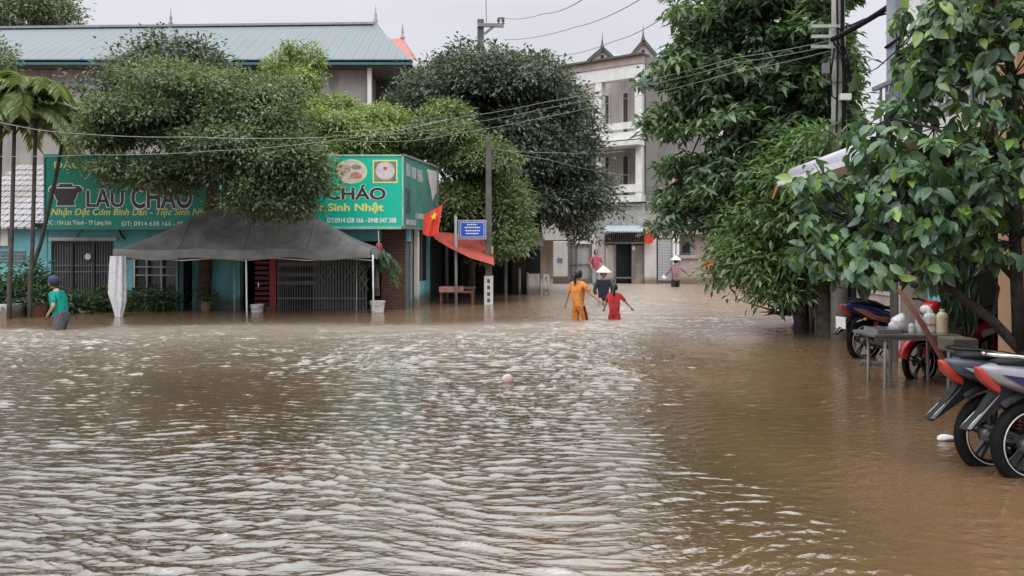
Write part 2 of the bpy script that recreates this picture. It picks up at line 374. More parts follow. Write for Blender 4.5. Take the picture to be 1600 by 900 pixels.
def water():
    ys = np.concatenate([np.linspace(-40, 1.5, 14)[:-1], 1.5 * np.exp(np.linspace(0, math.log(60 / 1.5), 1350)), np.linspace(64, 700, 30)])
    tt = np.linspace(-1, 1, 801); tt = np.concatenate([[-60, -20, -8, -4, -2.5, -1.7, -1.3], tt, [1.3, 1.7, 2.5, 4, 8, 20, 60]])
    halfw = np.where(ys < 60, np.maximum(ys, 1.0) * .78 + .6, 48.0)
    XX = tt[None, :] * halfw[:, None]; YY = np.repeat(ys[:, None], len(tt), 1)
    r2 = np.random.default_rng(5); H = np.zeros_like(XX)
    # slow warp so that the wave trains do not run ruler straight
    wx = XX + .35 * np.sin(YY * .9 + XX * .5) + .2 * np.sin(XX * 1.7 - YY * .8); wy = YY + .25 * np.sin(XX * 1.1 + 1.3) + .12 * np.sin(XX * 2.9 + YY * 1.7)
    sig = lambda v: 1 / (1 + np.exp(-v))
    gust = 1 + .38 * np.sin(XX * .55 + YY * .31 + 1) * np.sin(YY * .47 - XX * .2) + .18 * np.sin(XX * 1.3 + 2) * np.sin(YY * 1.1 + XX * .4)
    lee = 1 - .44 * sig((XX - .16 * YY - .25) * 3.0)                 # calmer behind the trees on the right
    shop = sig((YY - 16.2 - .25 * np.sin(XX * .9) - .10 * XX) * 3.2) * sig((1.2 - XX) * 1.5)   # slack brown water before the shops
    far = 1 + .95 * sig((YY - 9.5) * .8)
    chop = gust * lee * (far * (1 - shop) + .5 * shop)
    silt = np.clip(.95 * shop + sig((XX - .14 * YY - .9 + .5 * np.sin(YY * .8) + .3 * np.sin(XX * 2.3 + YY * 1.7)) * 1.8) + .45 * sig((YY - 27) * .5), 0, 1)  # shop and right-side silt; the far term lightens water for reflected sky
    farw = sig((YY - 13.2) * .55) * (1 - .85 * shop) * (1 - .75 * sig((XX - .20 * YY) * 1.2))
    n = 80
    lam = np.exp(r2.uniform(math.log(.035), math.log(.20), n))
    for i in range(n):
        th = math.radians(90 + r2.normal() * 15 - 9 + (20 if i % 4 == 0 else 0)); k = 2 * PI / lam[i]
        amp = .0235 * (lam[i] / .2) ** -.03 / k
        fade = np.clip(lam[i] / (np.maximum(YY, 1.5) * .0065), 0, 1) ** 2      # below the mesh's own resolution the wave is left to the bump map
        H += amp * fade * np.sin(k * (wx * math.cos(th) + wy * math.sin(th)) + r2.uniform(0, 2 * PI))
    rms = H.std(); H = H + .25 * (H * H - rms * rms) / rms      # sharper crests, flatter troughs
    H *= chop
    H[np.abs(YY) > 62] = 0; H[YY < 1.4] = 0; H[:, np.abs(tt) > 1.001] = 0
    nr, nc = XX.shape; V = np.stack([XX, YY, H], -1).reshape(-1, 3)
    ii = (np.arange(nr - 1)[:, None] * nc + np.arange(nc - 1)[None]).ravel()
    Q = np.stack([ii, ii + 1, ii + 1 + nc, ii + nc], 1).ravel()
    me = bpy.data.meshes.new('flood_water'); me.vertices.add(len(V)); me.vertices.foreach_set('co', V.astype(np.float32).ravel())
    nq = len(Q) // 4; me.loops.add(len(Q)); me.loops.foreach_set('vertex_index', Q.astype(np.int32))
    me.polygons.add(nq); me.polygons.foreach_set('loop_start', (np.arange(nq) * 4).astype(np.int32)); me.update(calc_edges=True)
    me.polygons.foreach_set('use_smooth', [True] * nq)
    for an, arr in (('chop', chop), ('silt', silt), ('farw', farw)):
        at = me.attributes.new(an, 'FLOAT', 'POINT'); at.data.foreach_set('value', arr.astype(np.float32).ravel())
    m = bpy.data.materials.new('muddy_water'); m.use_nodes = True; nn = m.node_tree; b = nn.nodes['Principled BSDF']; lk = nn.links.new
    t = nn.nodes.new('ShaderNodeTexCoord')
    no = nn.nodes.new('ShaderNodeTexNoise'); no.inputs['Scale'].default_value = .35; no.inputs['Detail'].default_value = 5; no.inputs['Distortion'].default_value = .6
    lk(t.outputs['Object'], no.inputs['Vector'])
    rp = nn.nodes.new('ShaderNodeValToRGB'); rp.color_ramp.elements[0].position = .36; rp.color_ramp.elements[1].position = .68
    rp.color_ramp.elements[0].color = (.046, .030, .015, 1); rp.color_ramp.elements[1].color = (.088, .050, .026, 1)
    lk(no.outputs[0], rp.inputs[0]); sa = nn.nodes.new('ShaderNodeAttribute'); sa.attribute_name = 'silt'; ca = nn.nodes.new('ShaderNodeAttribute'); ca.attribute_name = 'chop'
    silt = nn.nodes.new('ShaderNodeMix'); silt.data_type = 'RGBA'; silt.inputs[7].default_value = (.175, .100, .050, 1); lk(sa.outputs['Fac'], silt.inputs[0]); lk(rp.outputs[0], silt.inputs[6]); sky_sheen = nn.nodes.new('ShaderNodeMix'); sky_sheen.data_type = 'RGBA'; pf = nn.nodes.new('ShaderNodeMath'); pf.operation = 'MULTIPLY'; pf.inputs[1].default_value = .75; fa0 = nn.nodes.new('ShaderNodeAttribute'); fa0.attribute_name = 'farw'; lk(fa0.outputs['Fac'], pf.inputs[0]); lk(pf.outputs[0], sky_sheen.inputs[0]); lk(silt.outputs[2], sky_sheen.inputs[6]); sky_sheen.inputs[7].default_value = (.46, .375, .32, 1); lk(sky_sheen.outputs[2], b.inputs['Base Color'])  # pale far colour stands in for sky sheen on distant water
    b.inputs['Roughness'].default_value = .06; b.inputs['IOR'].default_value = 2.5; b.inputs['Specular IOR Level'].default_value = .5
    fa = nn.nodes.new('ShaderNodeAttribute'); fa.attribute_name = 'farw'; fr_ = nn.nodes.new('ShaderNodeMapRange'); fr_.inputs[3].default_value = .035; fr_.inputs[4].default_value = .42; lk(fa.outputs['Fac'], fr_.inputs[0]); lk(fr_.outputs[0], b.inputs['Roughness'])   # waves too small to resolve far out
    mp = nn.nodes.new('ShaderNodeMapping'); mp.inputs['Scale'].default_value = (.28, 1, 1); lk(t.outputs['Object'], mp.inputs[0])
    n1 = nn.nodes.new('ShaderNodeTexNoise'); n1.inputs['Scale'].default_value = 7; n1.inputs['Detail'].default_value = 4; n1.inputs['Roughness'].default_value = .55
    lk(mp.outputs[0], n1.inputs['Vector'])
    mp2 = nn.nodes.new('ShaderNodeMapping'); mp2.inputs['Scale'].default_value = (.7, 1, 1); mp2.inputs['Rotation'].default_value = (0, 0, .5); lk(t.outputs['Object'], mp2.inputs[0])
    n2 = nn.nodes.new('ShaderNodeTexNoise'); n2.inputs['Scale'].default_value = 26; n2.inputs['Detail'].default_value = 3; lk(mp2.outputs[0], n2.inputs['Vector'])
    b1 = nn.nodes.new('ShaderNodeBump'); b1.inputs['Strength'].default_value = 1; b1.inputs['Distance'].default_value = .020; hm = nn.nodes.new('ShaderNodeMath'); hm.operation = 'MULTIPLY'; lk(n1.outputs[0], hm.inputs[0]); lk(ca.outputs['Fac'], hm.inputs[1]); lk(hm.outputs[0], b1.inputs['Height'])
    b2 = nn.nodes.new('ShaderNodeBump'); b2.inputs['Strength'].default_value = 1; b2.inputs['Distance'].default_value = .004; lk(n2.outputs[0], b2.inputs['Height'])
    m3 = nn.nodes.new('ShaderNodeMapping'); m3.inputs['Scale'].default_value = (.8, 1, 1); lk(t.outputs['Object'], m3.inputs[0]); n3 = nn.nodes.new('ShaderNodeTexNoise'); n3.inputs['Scale'].default_value = 1.1; n3.inputs['Detail'].default_value = 4; n3.inputs['Roughness'].default_value = .6; lk(m3.outputs[0], n3.inputs['Vector'])
    h3 = nn.nodes.new('ShaderNodeMath'); h3.operation = 'MULTIPLY'; lk(n3.outputs[0], h3.inputs[0]); lk(fa.outputs['Fac'], h3.inputs[1]); b3_ = nn.nodes.new('ShaderNodeBump'); b3_.inputs['Distance'].default_value = .28; lk(h3.outputs[0], b3_.inputs['Height']); lk(b3_.outputs[0], b1.inputs['Normal'])
    lk(b1.outputs[0], b2.inputs['Normal']); lk(b2.outputs[0], b.inputs['Normal'])
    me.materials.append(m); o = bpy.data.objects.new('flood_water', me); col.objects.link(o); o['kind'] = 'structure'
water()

# ------------------------------------------------------------------ materials
M_teal = mat('teal_render', (.22, .58, .66), .85, .10, 1.2, stain=.5, bump=.15, tide=.32)
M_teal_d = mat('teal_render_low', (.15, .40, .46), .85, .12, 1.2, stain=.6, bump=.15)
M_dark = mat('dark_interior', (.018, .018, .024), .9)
M_frame = mat('grey_steel', (.22, .21, .23), .5, .1, 5, stain=.3)
M_shut = mat('brown_grille', (.060, .050, .055), .55, .15, 6)
M_white = mat('white_paint', (.74, .73, .72), .6, .05, 4, stain=.25)
M_whitedirty = mat('dirty_white_render', (.66, .62, .60), .85, .08, 1, stain=.55, bump=.1, tide=.30)
M_pink = mat('faded_pink_render', (.42, .33, .31), .88, .08, .8, stain=.5, bump=.15, tide=.34)
M_cream = mat('cream_render', (.60, .50, .47), .85, .06, .8, stain=.35, bump=.1)
M_grey = mat('grey_render', (.33, .31, .295), .9, .10, .6, stain=.6, bump=.2)
M_conc = mat('concrete', (.34, .33, .31), .9, .12, 3, stain=.5, bump=.3, tide=.28)
M_concd = mat('dark_concrete', (.12, .11, .11), .9, .15, 3, stain=.5, bump=.3)
M_red = mat('red_paint', (.42, .035, .035), .5, .12, 5)
M_flag = mat('red_flag_cloth', (.78, .07, .045), .8, .06, 4)
M_yel = mat('yellow_star', (.85, .62, .06), .7, .05)
M_green = mat('green_sign', (0.0, .26, .19), .45, .04, .8, stain=.12)
M_green_old = mat('faded_green_sign', (.035, .17, .145), .5, .15, 2, stain=.3, c2=(.06, .26, .21))
M_txt_y = mat('yellow_lettering', (.78, .80, .25), .5, .02)
M_txt_w = mat('white_lettering', (.82, .84, .82), .5, .02)
M_txt_d = mat('dark_lettering', (.035, .03, .04), .5, .05)
M_wood = mat('wood', (.22, .11, .07), .7, .2, 8)
M_bark = mat('bark', (.10, .08, .065), .95, .25, 9, bump=.8)
M_bark_l = mat('pale_bark', (.16, .14, .12), .95, .25, 9, bump=.8)
M_black = mat('black_rubber', (.012, .012, .013), .8, .2, 20, spec=.15)
M_blackgl = mat('black_plastic', (.012, .013, .016), .5, .2, 12, spec=.22)
M_chrome = mat('chrome', (.6, .6, .62), .22, .05, metal=1.0)
M_alu = mat('cast_aluminium', (.38, .38, .40), .45, .1, metal=.7)

# ------------------------------------------------------------------ long building with the green metal roof
def back_hall():
    d = 32.0
    t = thing('long_house', 'long grey building with pale green metal roof rising behind the trees on the left', 'building', (X(280, d), d, 0))
    roof = rib_mat('green_metal_roof', (.155, .178, .198), .42, (1, 0, 0), .6, .18, .03)
    teal = mat('teal_fascia', (.03, .13, .17), .5, .05)
    ex0, ex1 = X(-160, d), X(642, d); ez = Z(97, d); rd = 36.5; rz = Z(43, rd); rx1 = X(587, rd)
    m = MB(); m.add([(ex0, d, ez), (ex1, d, ez), (rx1, rd, rz), (X(-200, rd), rd, Z(52, rd)), (ex0, d, ez + .12), (ex1, d, ez + .12), (rx1, rd, rz + .12), (X(-200, rd), rd, Z(52, rd) + .12)],
                    [(0, 1, 2, 3), (4, 5, 6, 7), (0, 1, 5, 4), (1, 2, 6, 5), (2, 3, 7, 6)])
    bx = ex1 + .6
    m.add([(ex1, d, ez + .1), (rx1, rd, rz + .1), (bx - 1.2, rd + 4.5, ez + .1)], [(0, 1, 2)])
    m.add([(rx1, rd, rz + .1), (X(-200, rd), rd, Z(52, rd) + .1), (ex0, rd + 4.5, ez + .1), (bx - 1.2, rd + 4.5, ez + .1)], [(0, 1, 2, 3)])
    rf = m.build('roof', roof, t)
    g = MB(); g.add([(rx1 + .02, rd - .1, rz + .2), (rx1 + .95, rd - 1.6, rz - 1.45), (rx1 + .02, rd - 1.6, rz - 1.0)], [(0, 1, 2)]); g.bar((rx1, rd, rz + .14), (rx1 + 1.1, rd - 1.7, rz - 1.4), .14, .1)
    g.build('gable', mat('gable_grey', (.2, .2, .21), .8), rf)
    MB().bar((X(-200, rd), rd, Z(52, rd) + .17), (rx1, rd, rz + .17), .3, .1).build('ridge_cap', mat('ridge_grey', (.26, .28, .29), .5), rf)
    for px in (267, 587):
        q = Vector((X(px, rd), rd, Z(44 + (587 - px) * .015, rd)))
        MB().lathe([(.16, 0), (.16, .12), (.07, .2), (.12, .34), (.05, .45), (.07, .6), (.03, .7), (.008, 1.05), (0, 1.1)], q, 8).build('finial', M_grey, rf, smooth=True)
    MB().pbox(-160, 94, 644, 101, d, .08).build('fascia', teal, t)
    MB().box(ex0 + .3, ex1 - .3, d + .1, d + 4, ez - .12, ez - .04).build('soffit', M_concd, t)
    w = MB(); w.box(ex0, X(573, d + .8), d + .8, d + 8, -.7, ez - .13); w.build('wall', M_grey, t)
    w = MB(); w.box(X(573, d + .8) + .003, ex1 - .9, d + 3, d + 8, -.7, ez - .13); w.build('recessed_wall', M_concd, t)
    w = MB(); w.box(X(574, d + .4), X(580, d + .4), d + .4, d + .6, -.7, ez - .14); w.build('post', M_white, t)
    for px in (150, 262, 352, 452):
        f = MB().pbox(px, 126, px + 34, 172, d + .76, .03).build('window', M_frame, t)
        MB().pbox(px + 3, 129, px + 31, 169, d + .74, .02).build('pane', mat('dark_glass', (.05, .055, .06), .15), f)
back_hall()

def red_roof():
    d = 44
    t = thing('red_roofed_house', 'small red roof with a spike finial peeking from behind the long green roof', 'building', (X(615, d), d, 0))
    m = MB(); m.add([P(590, 90, d), P(646, 92, d), P(630, 60, d + 3), P(594, 60, d + 3), P(656, 100, d + 6)], [(0, 1, 2, 3), (1, 4, 2)])
    m.build('roof', rib_mat('red_tile_roof', (.42, .15, .14), .3, (1, 0, 0), .7, .2, .02), t)
    MB().pbox(588, 92, 640, 400, d + .5, 5).build('wall', M_grey, t)
    MB().lathe([(.14, 0), (.14, .1), (.05, .3), (.07, .42), (.01, .95), (0, 1)], P(629, 61, d + 3), 8).build('finial', M_grey, t)
red_roof()

# ------------------------------------------------------------------ the eatery
D = 19.8
def tile_roof_house():
    t = thing('tiled_house', 'low turquoise house with weathered grey tile roof behind the palm stems', 'house', (X(20, D), D, 0))
    m = MB(); n = 11
    for i in range(n):
        y0 = D - .35 + i * .3; z0 = Z(352, D) - .05 + i * .17
        m.add([(X(-90, D), y0, z0), (X(71, D), y0, z0), (X(71, D), y0 + .36, z0 + .16), (X(-90, D), y0 + .36, z0 + .16), (X(-90, D), y0, z0 - .05), (X(71, D), y0, z0 - .05)], [(0, 1, 2, 3), (0, 1, 5, 4)])
    m.build('roof', rib_mat('grey_tiles', (.46, .43, .46), .2, (1, 0, 0), .8, .8, .06), t)
    MB().pbox(-90, 352, 74, 530, D, .25).build('wall', M_teal, t)
    v = MB()
    for k in range(4): v.pbox(-30, 392 + k * 5, 39, 394.5 + k * 5, D - .03, .05)
    v.build('louvre', M_frame, t)
    MB().pbox(-14, 352, 12, 384, D - .10, .1).build('notice_board', M_white, t)
tile_roof_house()

def eatery():
    t = thing('eatery', 'single storey turquoise eatery with barred windows, folding gate and brick corner', 'shop', (X(330, D), D, 0))
    w = MB(); w.pbox(75, 352, 640, 377, D, .25)                               # lintel band
    w.pbox(75, 377, 80, 530, D, .25); w.pbox(178, 377, 208, 530, D, .25); w.pbox(80, 460, 178, 530, D, .25)
    w.pbox(208, 377, 277, 403, D, .25); w.pbox(330, 377, 375, 530, D, .25)
    w.build('wall', M_teal, t)
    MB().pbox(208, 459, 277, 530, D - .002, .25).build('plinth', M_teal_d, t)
    MB().pbox(76, 371, 182, 376, D - .12, .12).build('hood', M_whitedirty, t)
    # dark rooms behind the openings
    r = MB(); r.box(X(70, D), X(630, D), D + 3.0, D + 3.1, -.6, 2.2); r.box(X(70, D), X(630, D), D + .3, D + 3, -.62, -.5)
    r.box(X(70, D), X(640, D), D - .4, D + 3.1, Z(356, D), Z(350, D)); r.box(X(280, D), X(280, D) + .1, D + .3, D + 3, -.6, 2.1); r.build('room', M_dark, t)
    # barred shutter window
    f = MB()
    for px in (78, 112, 146, 178): f.pbox(px - 1.6, 378, px + 1.6, 461, D + .02, .06)
    f.pbox(78, 377, 178, 380, D + .01, .08); f.pbox(78, 458, 178, 462, D + .01, .08)
    wnd = f.build('window', M_shut, t)
    b = MB()
    for k in range(24): px = 81 + k * 4.1; b.pbox(px, 380, px + 1.0, 458, D + .05, .02)
    for py in (414, 424): b.pbox(79, py, 177, py + 1.3, D + .045, .02)
    b.build('grille', M_frame, wnd)
    MB().pbox(79, 379, 177, 460, D + .12, .02).build('shutter', M_shut, wnd)
    MB().lathe([(0, 0), (.08, 0), (.08, .02), (0, .02)], P(137, 401, D - .01), 14, 'y').build('plaque', M_white, wnd)
    # white framed window
    f = MB()
    for px in (208, 229, 252, 276): f.pbox(px - 1.3, 403, px + 1.3, 459, D - .01, .06)
    for py in (403, 417, 430, 458): f.pbox(208, py - 1, 277, py + 1, D - .015, .06)
    wnd = f.build('window', mat('window_frame_grey', (.36, .34, .36), .5), t)
    MB().pbox(208, 403, 277, 459, D + .1, .02).build('pane', mat('dark_glass', (.05, .055, .06), .15), wnd)
    # turquoise door leaves and red shelf inside
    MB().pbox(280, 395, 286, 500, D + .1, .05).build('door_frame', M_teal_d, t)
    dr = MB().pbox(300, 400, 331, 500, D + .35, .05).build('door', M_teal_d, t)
    MB().box(X(404, D), X(404, D) + .02, D - .04, D - .0, .55, .65).build('handle', M_chrome, dr)
    # folding gate
    g = MB(); n = 34
    for k in range(n):
        px = 433 + (142 * (k / n) ** 1.15); g.pbox(px, 400, px + (1.6 if k < 15 else 3.1), 500, D - .02, .025)
    g.pbox(430, 399, 576, 402, D - .04, .06)
    gate = g.build('folding_gate', mat('gate_grey', (.13, .145, .16), .5, .1), t)
    x = MB()
    for row in (413, 429, 442):
        for k in range(24):
            px = 434 + k * 2.6; x.bar(P(px, row - 3, D - .06), P(px + 2.6, row + 3, D - .06), .014, .01, (0, 1, 0)); x.bar(P(px, row + 3, D - .065), P(px + 2.6, row - 3, D - .065), .014, .01, (0, 1, 0))
    for (px, row) in ((500, 432), (518, 424), (546, 424), (556, 430), (566, 420), (566, 436), (570, 444)):
        x.bar(P(px - 6, row - 9, D - .06), P(px + 6, row + 9, D - .06), .018, .01, (0, 1, 0)); x.bar(P(px - 6, row + 9, D - .065), P(px + 6, row - 9, D - .065), .018, .01, (0, 1, 0))
    x.bar(P(433, 466, D - .06), P(573, 466, D - .06), .03, .02, (0, 1, 0)); x.build('lattice', mat('lattice_grey', (.26, .25, .23), .5), gate)
    MB().pbox(421, 402, 431, 500, D - .05, .1).build('post', M_red, t)
    sh = MB(); 
    for k in range(9): sh.pbox(398, 408 + k * 8, 420, 413 + k * 8, D + .25, .12)
    sh.build('shelf', mat('dark_red_slats', (.16, .012, .02), .5), t)
    # brick corner
    bk = brick_mat('red_brick', (.16, .065, .05), (.10, .045, .04), (.055, .045, .042))
    MB().pbox(596, 356, 634, 530, D - .05, .35).build('brick_wall', bk, t)
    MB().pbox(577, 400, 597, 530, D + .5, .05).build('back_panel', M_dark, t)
    # side wall running back, in the narrow lane
    cx0, cy0 = X(634, D - .05), D - .05; cx1, cy1 = X(672, 22.2), 22.2
    dv = Vector((cx1 - cx0, cy1 - cy0, 0)); Ln = dv.length; dv.normalize()
    def sw(name, a0, a1, z0, z1, th, m, off=0):
        nn_ = Vector((dv.y, -dv.x, 0)); p0 = Vector((cx0, cy0, 0)) + dv * a0 + nn_ * off; p1 = Vector((cx0, cy0, 0)) + dv * a1 + nn_ * off
        q = MB(); vs = [p0 + Vector((0, 0, z0)), p1 + Vector((0, 0, z0)), p1 - nn_ * th + Vector((0, 0, z0)), p0 - nn_ * th + Vector((0, 0, z0))]
        vs += [v + Vector((0, 0, z1 - z0)) for v in vs]
        q.add(vs, [(0, 1, 2, 3), (4, 5, 6, 7), (0, 1, 5, 4), (1, 2, 6, 5), (2, 3, 7, 6), (3, 0, 4, 7)]); return q.build(name, m, t)
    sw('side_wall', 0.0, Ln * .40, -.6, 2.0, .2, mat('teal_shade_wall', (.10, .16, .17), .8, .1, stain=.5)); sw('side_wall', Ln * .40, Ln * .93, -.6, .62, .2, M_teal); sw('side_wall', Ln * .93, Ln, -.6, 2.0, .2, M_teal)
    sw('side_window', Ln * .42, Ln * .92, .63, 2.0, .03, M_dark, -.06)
    for a_ in (.42, .66): sw('window_bar', Ln * a_, Ln * a_ + .05, .63, 2.0, .03, M_frame, -.02)
    sw('downpipe', Ln * .28, Ln * .28 + .17, -.6, 2.0, .1, M_whitedirty, .12); sw('downpipe', Ln * .13, Ln * .13 + .05, -.6, 1.9, .05, M_conc, .06)
    # flat roof
    MB().add([(X(60, D), D - .3, 2.04), (X(634, D), D - .3, 2.04), (cx1, cy1, 2.04), (cx1, D + 7, 2.04), (X(60, D), D + 7, 2.04)] + [(X(60, D), D - .3, 2.12), (X(634, D), D - .3, 2.12), (cx1, cy1, 2.12), (cx1, D + 7, 2.12), (X(60, D), D + 7, 2.12)],
             [(0, 1, 2, 3, 4), (5, 6, 7, 8, 9), (0, 1, 6, 5), (1, 2, 7, 6), (2, 3, 8, 7)]).build('roof', M_concd, t)
    c = MB(); c.tube([P(100, 372, D - .02), P(118, 372.5, D - .03), P(128, 360, D - .03), P(130, 352, D - .03)], .008, 5)
    c.tube([P(196, 374, D - .02), P(190, 368, D - .05), P(184, 352, D - .05)], .02, 5); c.build('cable', M_black, t)
eatery()

def pot_logo(frame, u0, u1, v0, v1, par):
    O, U, V, N = frame; off = Vector(par.location)
    prof = [(.0, .80), (.10, .95), (.30, .95), (.32, 1.05), (.68, 1.05), (.70, .95), (.90, .95), (1, .80), (1, .68), (.86, .62), (.80, .35), (.74, .22), (.78, 0), (.22, 0), (.26, .22), (.20, .35), (.14, .62), (0, .68)]
    for nm, m, g, l in (('pot_outline', M_txt_w, .022, .004), ('pot_emblem', M_txt_d, 0, .008)):
        mb = MB(); cu, cv = .5, .5; pts = []
        for a_, b_ in prof:
            uu = u0 + a_ * (u1 - u0); vv = v0 + b_ * (v1 - v0); uu += math.copysign(g, a_ - .5); vv += math.copysign(g, b_ - .5) if abs(b_ - .5) > .3 else 0
            pts.append((uu, vv))
        mb.add([O + U * a_ + V * b_ + N * l for a_, b_ in pts], [tuple(range(len(pts)))]); mb.build(nm, m, par)
    # steam swirl and lid bar
    mb = MB(); w = u1 - u0; mb.bar(O + U * (u0 + w * .22) + V * (v0 + (v1 - v0) * .86) + N * .012, O + U * (u0 + w * .8) + V * (v0 + (v1 - v0) * .86) + N * .012, .03, .004, tuple(N))
    mb.build('pot_band', M_txt_w, par)

def signs():
    d = 19.0; sc = d / F
    def fr(px, py): return (P(px, py, d), Vector((1, 0, 0)), Vector((0, 0, 1)), Vector((0, -1, 0)))
    # ---- left board
    t = thing('sign_board', 'left green signboard with pot emblem, half hidden behind the broad tree', 'sign', (X(205, d), d, Z(357, d)))
    MB().pbox(70, 243, 342, 356, d, .06).build('panel', M_green, t)
    fb = MB(); fb.pbox(69, 241, 343, 243, d - .02, .1); fb.pbox(69, 356, 343, 358.5, d - .02, .1); fb.pbox(68, 241, 70, 358, d - .02, .1); fb.build('frame', mat('teal_frame', (.05, .22, .2), .4), t)
    f = fr(70, 356)
    def T(body, a, b, c, e_, m, nm, **k): return text_mesh(body, f, (a - 70) * sc, (b - 70) * sc, (356 - e_) * sc, (356 - c) * sc, m, nm, t, **k)
    T('ĐẶC SẢN', 84, 168, 249, 266, M_txt_y, 'heading_text', bold=.02)
    T('LẨU', 136, 193, 283, 323, M_txt_d, 'name_text', bold=.025, outline=(M_txt_w, .045))
    T('CHÁO', 206, 300, 283, 325, M_txt_d, 'name_text', bold=.025, outline=(M_txt_w, .045))
    T('Nhận Đặt Cơm Bình Dân - Tiệc Sinh Nhật', 80, 332, 325, 339, M_txt_y, 'offer_text', shear=.25, bold=.02)
    T('ĐC : 154 Lạc Thành - TP Lạng Sơn', 73, 174, 344.5, 353, M_txt_w, 'address_text', bold=.015); T('ĐT: 0914 638 166 - 0948 547 388', 190, 335, 346, 353, M_txt_w, 'phone_text', bold=.01)
    pot_logo(f, (77 - 70) * sc, (129 - 70) * sc, (356 - 321) * sc, (356 - 289) * sc, t)
    # ---- right board
    t = thing('sign_board', 'right green signboard with an oval dish picture above the word CHÁO', 'sign', (X(487, d), d, Z(355, d)))
    MB().pbox(346, 244, 628, 354, d, .06).build('panel', mat('lit_green_sign', (0.0, .52, .37), .4, .03, .8, stain=.06), t)  # stronger light on this board is put into its brighter green
    fb = MB(); fb.pbox(345, 241.5, 630, 244, d - .02, 1.0 * .1); fb.pbox(345, 354, 630, 358, d - .02, .1); fb.pbox(628, 241.5, 630.5, 358, d - .02, .1); fb.build('frame', mat('pale_green_frame', (.4, .55, .5), .4), t)
    f = fr(346, 354)
    def T(body, a, b, c, e_, m, nm, **k): return text_mesh(body, f, (a - 346) * sc, (b - 346) * sc, (354 - e_) * sc, (354 - c) * sc, m, nm, t, **k)
    T('LẨU', 400, 488, 287, 314, M_txt_d, 'name_text', bold=.05, outline=(M_txt_w, .05))
    T('CHÁO', 511, 602, 289, 311.5, M_txt_d, 'name_text', bold=.035, outline=(M_txt_w, .035))
    T('Nhận Đặt Tiệc', 380, 506, 317, 333, M_txt_y, 'offer_text', bold=.035); T('Sinh Nhật', 513, 599, 317, 333, M_txt_y, 'offer_text', bold=.035)
    T('ĐT:0914 638 166 - 0948 547 388', 511, 619, 340.5, 348, M_txt_w, 'phone_text', bold=.04)
    O, U, V, N = f
    def disc(cx, cz, rx, rz, m, nm, l, par, k=32, wob=0):
        mb = MB(); c = O + U * ((cx - 346) * sc) + V * ((354 - cz) * sc) + N * l
        mb.add([c + U * (rx * sc * (1 + wob * math.sin(3 * a_ + cx)) * math.cos(a_)) + V * (rz * sc * (1 + wob * math.cos(2 * a_)) * math.sin(a_)) for a_ in [2 * PI * i / k for i in range(k)]], [tuple(range(k))]); return mb.build(nm, m, par)
    dp = disc(549, 268, 24.5, 19, M_txt_y, 'dish_picture', .003, t)
    meat = mat('dish_meat', (.5, .22, .18), .6, .2, 9, c2=(.62, .50, .42)); disc(549, 268, 22.5, 17, mat('dish_plate', (.66, .60, .62), .5, .1, 6), 'plate', .006, dp)
    disc(539, 264, 10, 7, meat, 'meat', .009, dp, wob=.12); disc(556, 274, 9, 6, mat('dish_orange', (.62, .25, .14), .6, .2, 12), 'meat', .009, dp, wob=.15); disc(557, 261, 8, 4, mat('dish_herb', (.32, .25, .18), .6, .2, 12), 'herb', .009, dp, wob=.1)
    mb = MB(); mb.pbox(582.5, 250, 621, 286, d - .006, .004); pp = mb.build('square_picture', M_txt_y, t)
    MB().pbox(584.5, 252, 619, 283.5, d - .010, .003).build('picture_ground', mat('picture_brown', (.28, .24, .2), .6, .2, 8), pp)
    disc(602, 267, 15, 14, mat('dish_plate', (.66, .60, .62), .5), 'plate', .013, pp); disc(602, 263, 3.4, 2.6, M_flag, 'garnish', .016, pp)
    # ---- side board, faded and peeling
    a0 = Vector((X(630, d) + .02, d, 0)); a1 = Vector((X(684, 21.9), 21.9, 0)); U = (a1 - a0).normalized(); N = Vector((U.y, -U.x, 0)); Ln = (a1 - a0).length
    t = thing('sign_board', 'faded and peeling green side signboard facing the lane behind the red flag', 'sign', tuple(a0 + Vector((0, 0, 2.0))))
    zt = Z(244, d); f = (a0 + Vector((0, 0, 2.02)), U, Vector((0, 0, 1)), N); O = f[0]; Hh = zt - 2.02
    def q(u0, u1, v0, v1, l0, l1, mb):
        vs = [O + U * u + Vector((0, 0, v)) + N * l for l in (l0, l1) for v in (v0, v1) for u in (u0, u1)]
        mb.add(vs, [(0, 2, 3, 1), (4, 5, 7, 6), (0, 1, 5, 4), (2, 6, 7, 3), (0, 4, 6, 2), (1, 3, 7, 5)]); return mb
    q(0, Ln, 0, Hh, -.06, 0, MB()).build('panel', M_green_old, t)
    fm = MB(); q(0, Ln, Hh, Hh + .05, -.08, .03, fm); q(0, Ln, -.05, 0, -.08, .03, fm); q(Ln - .04, Ln, 0, Hh, 0, .03, fm); fm.build('frame', M_frame, t)
    pl = mat('peeled_patch', (.36, .4, .4), .6, .2, 5)
    for (u, w, v, h) in ((.15, .35, 1.22, .3), (.6, .35, 1.2, .28), (1.05, .5, 1.16, .32)): q(u, u + w, v, v + h, .002, .004, MB()).build('torn_patch', pl, t)
    MB().add([O + U * u + Vector((0, 0, v)) + N * .006 for u, v in ((1.9, 1.55), (2.9, 1.58), (2.8, 1.0), (2.4, .75), (2.25, 1.05), (2.1, 1.2))], [(0, 1, 2, 3, 4, 5)]).build('torn_patch', M_whitedirty, t)
    text_mesh('LẨU', f, .75, 2.75, .45, 1.25, M_green_old, 'name_text', t, outline=(M_frame, .04)); text_mesh('CHÁO', f, .1, .5, .3, 1.1, M_txt_d, 'name_text', t, outline=(M_frame, .05))
    q(.9, 1.9, .22, .36, .002, .004, MB()).build('white_strip', pl, t); q(.15, .95, .05, .18, .002, .004, MB()).build('white_strip', pl, t)
signs()

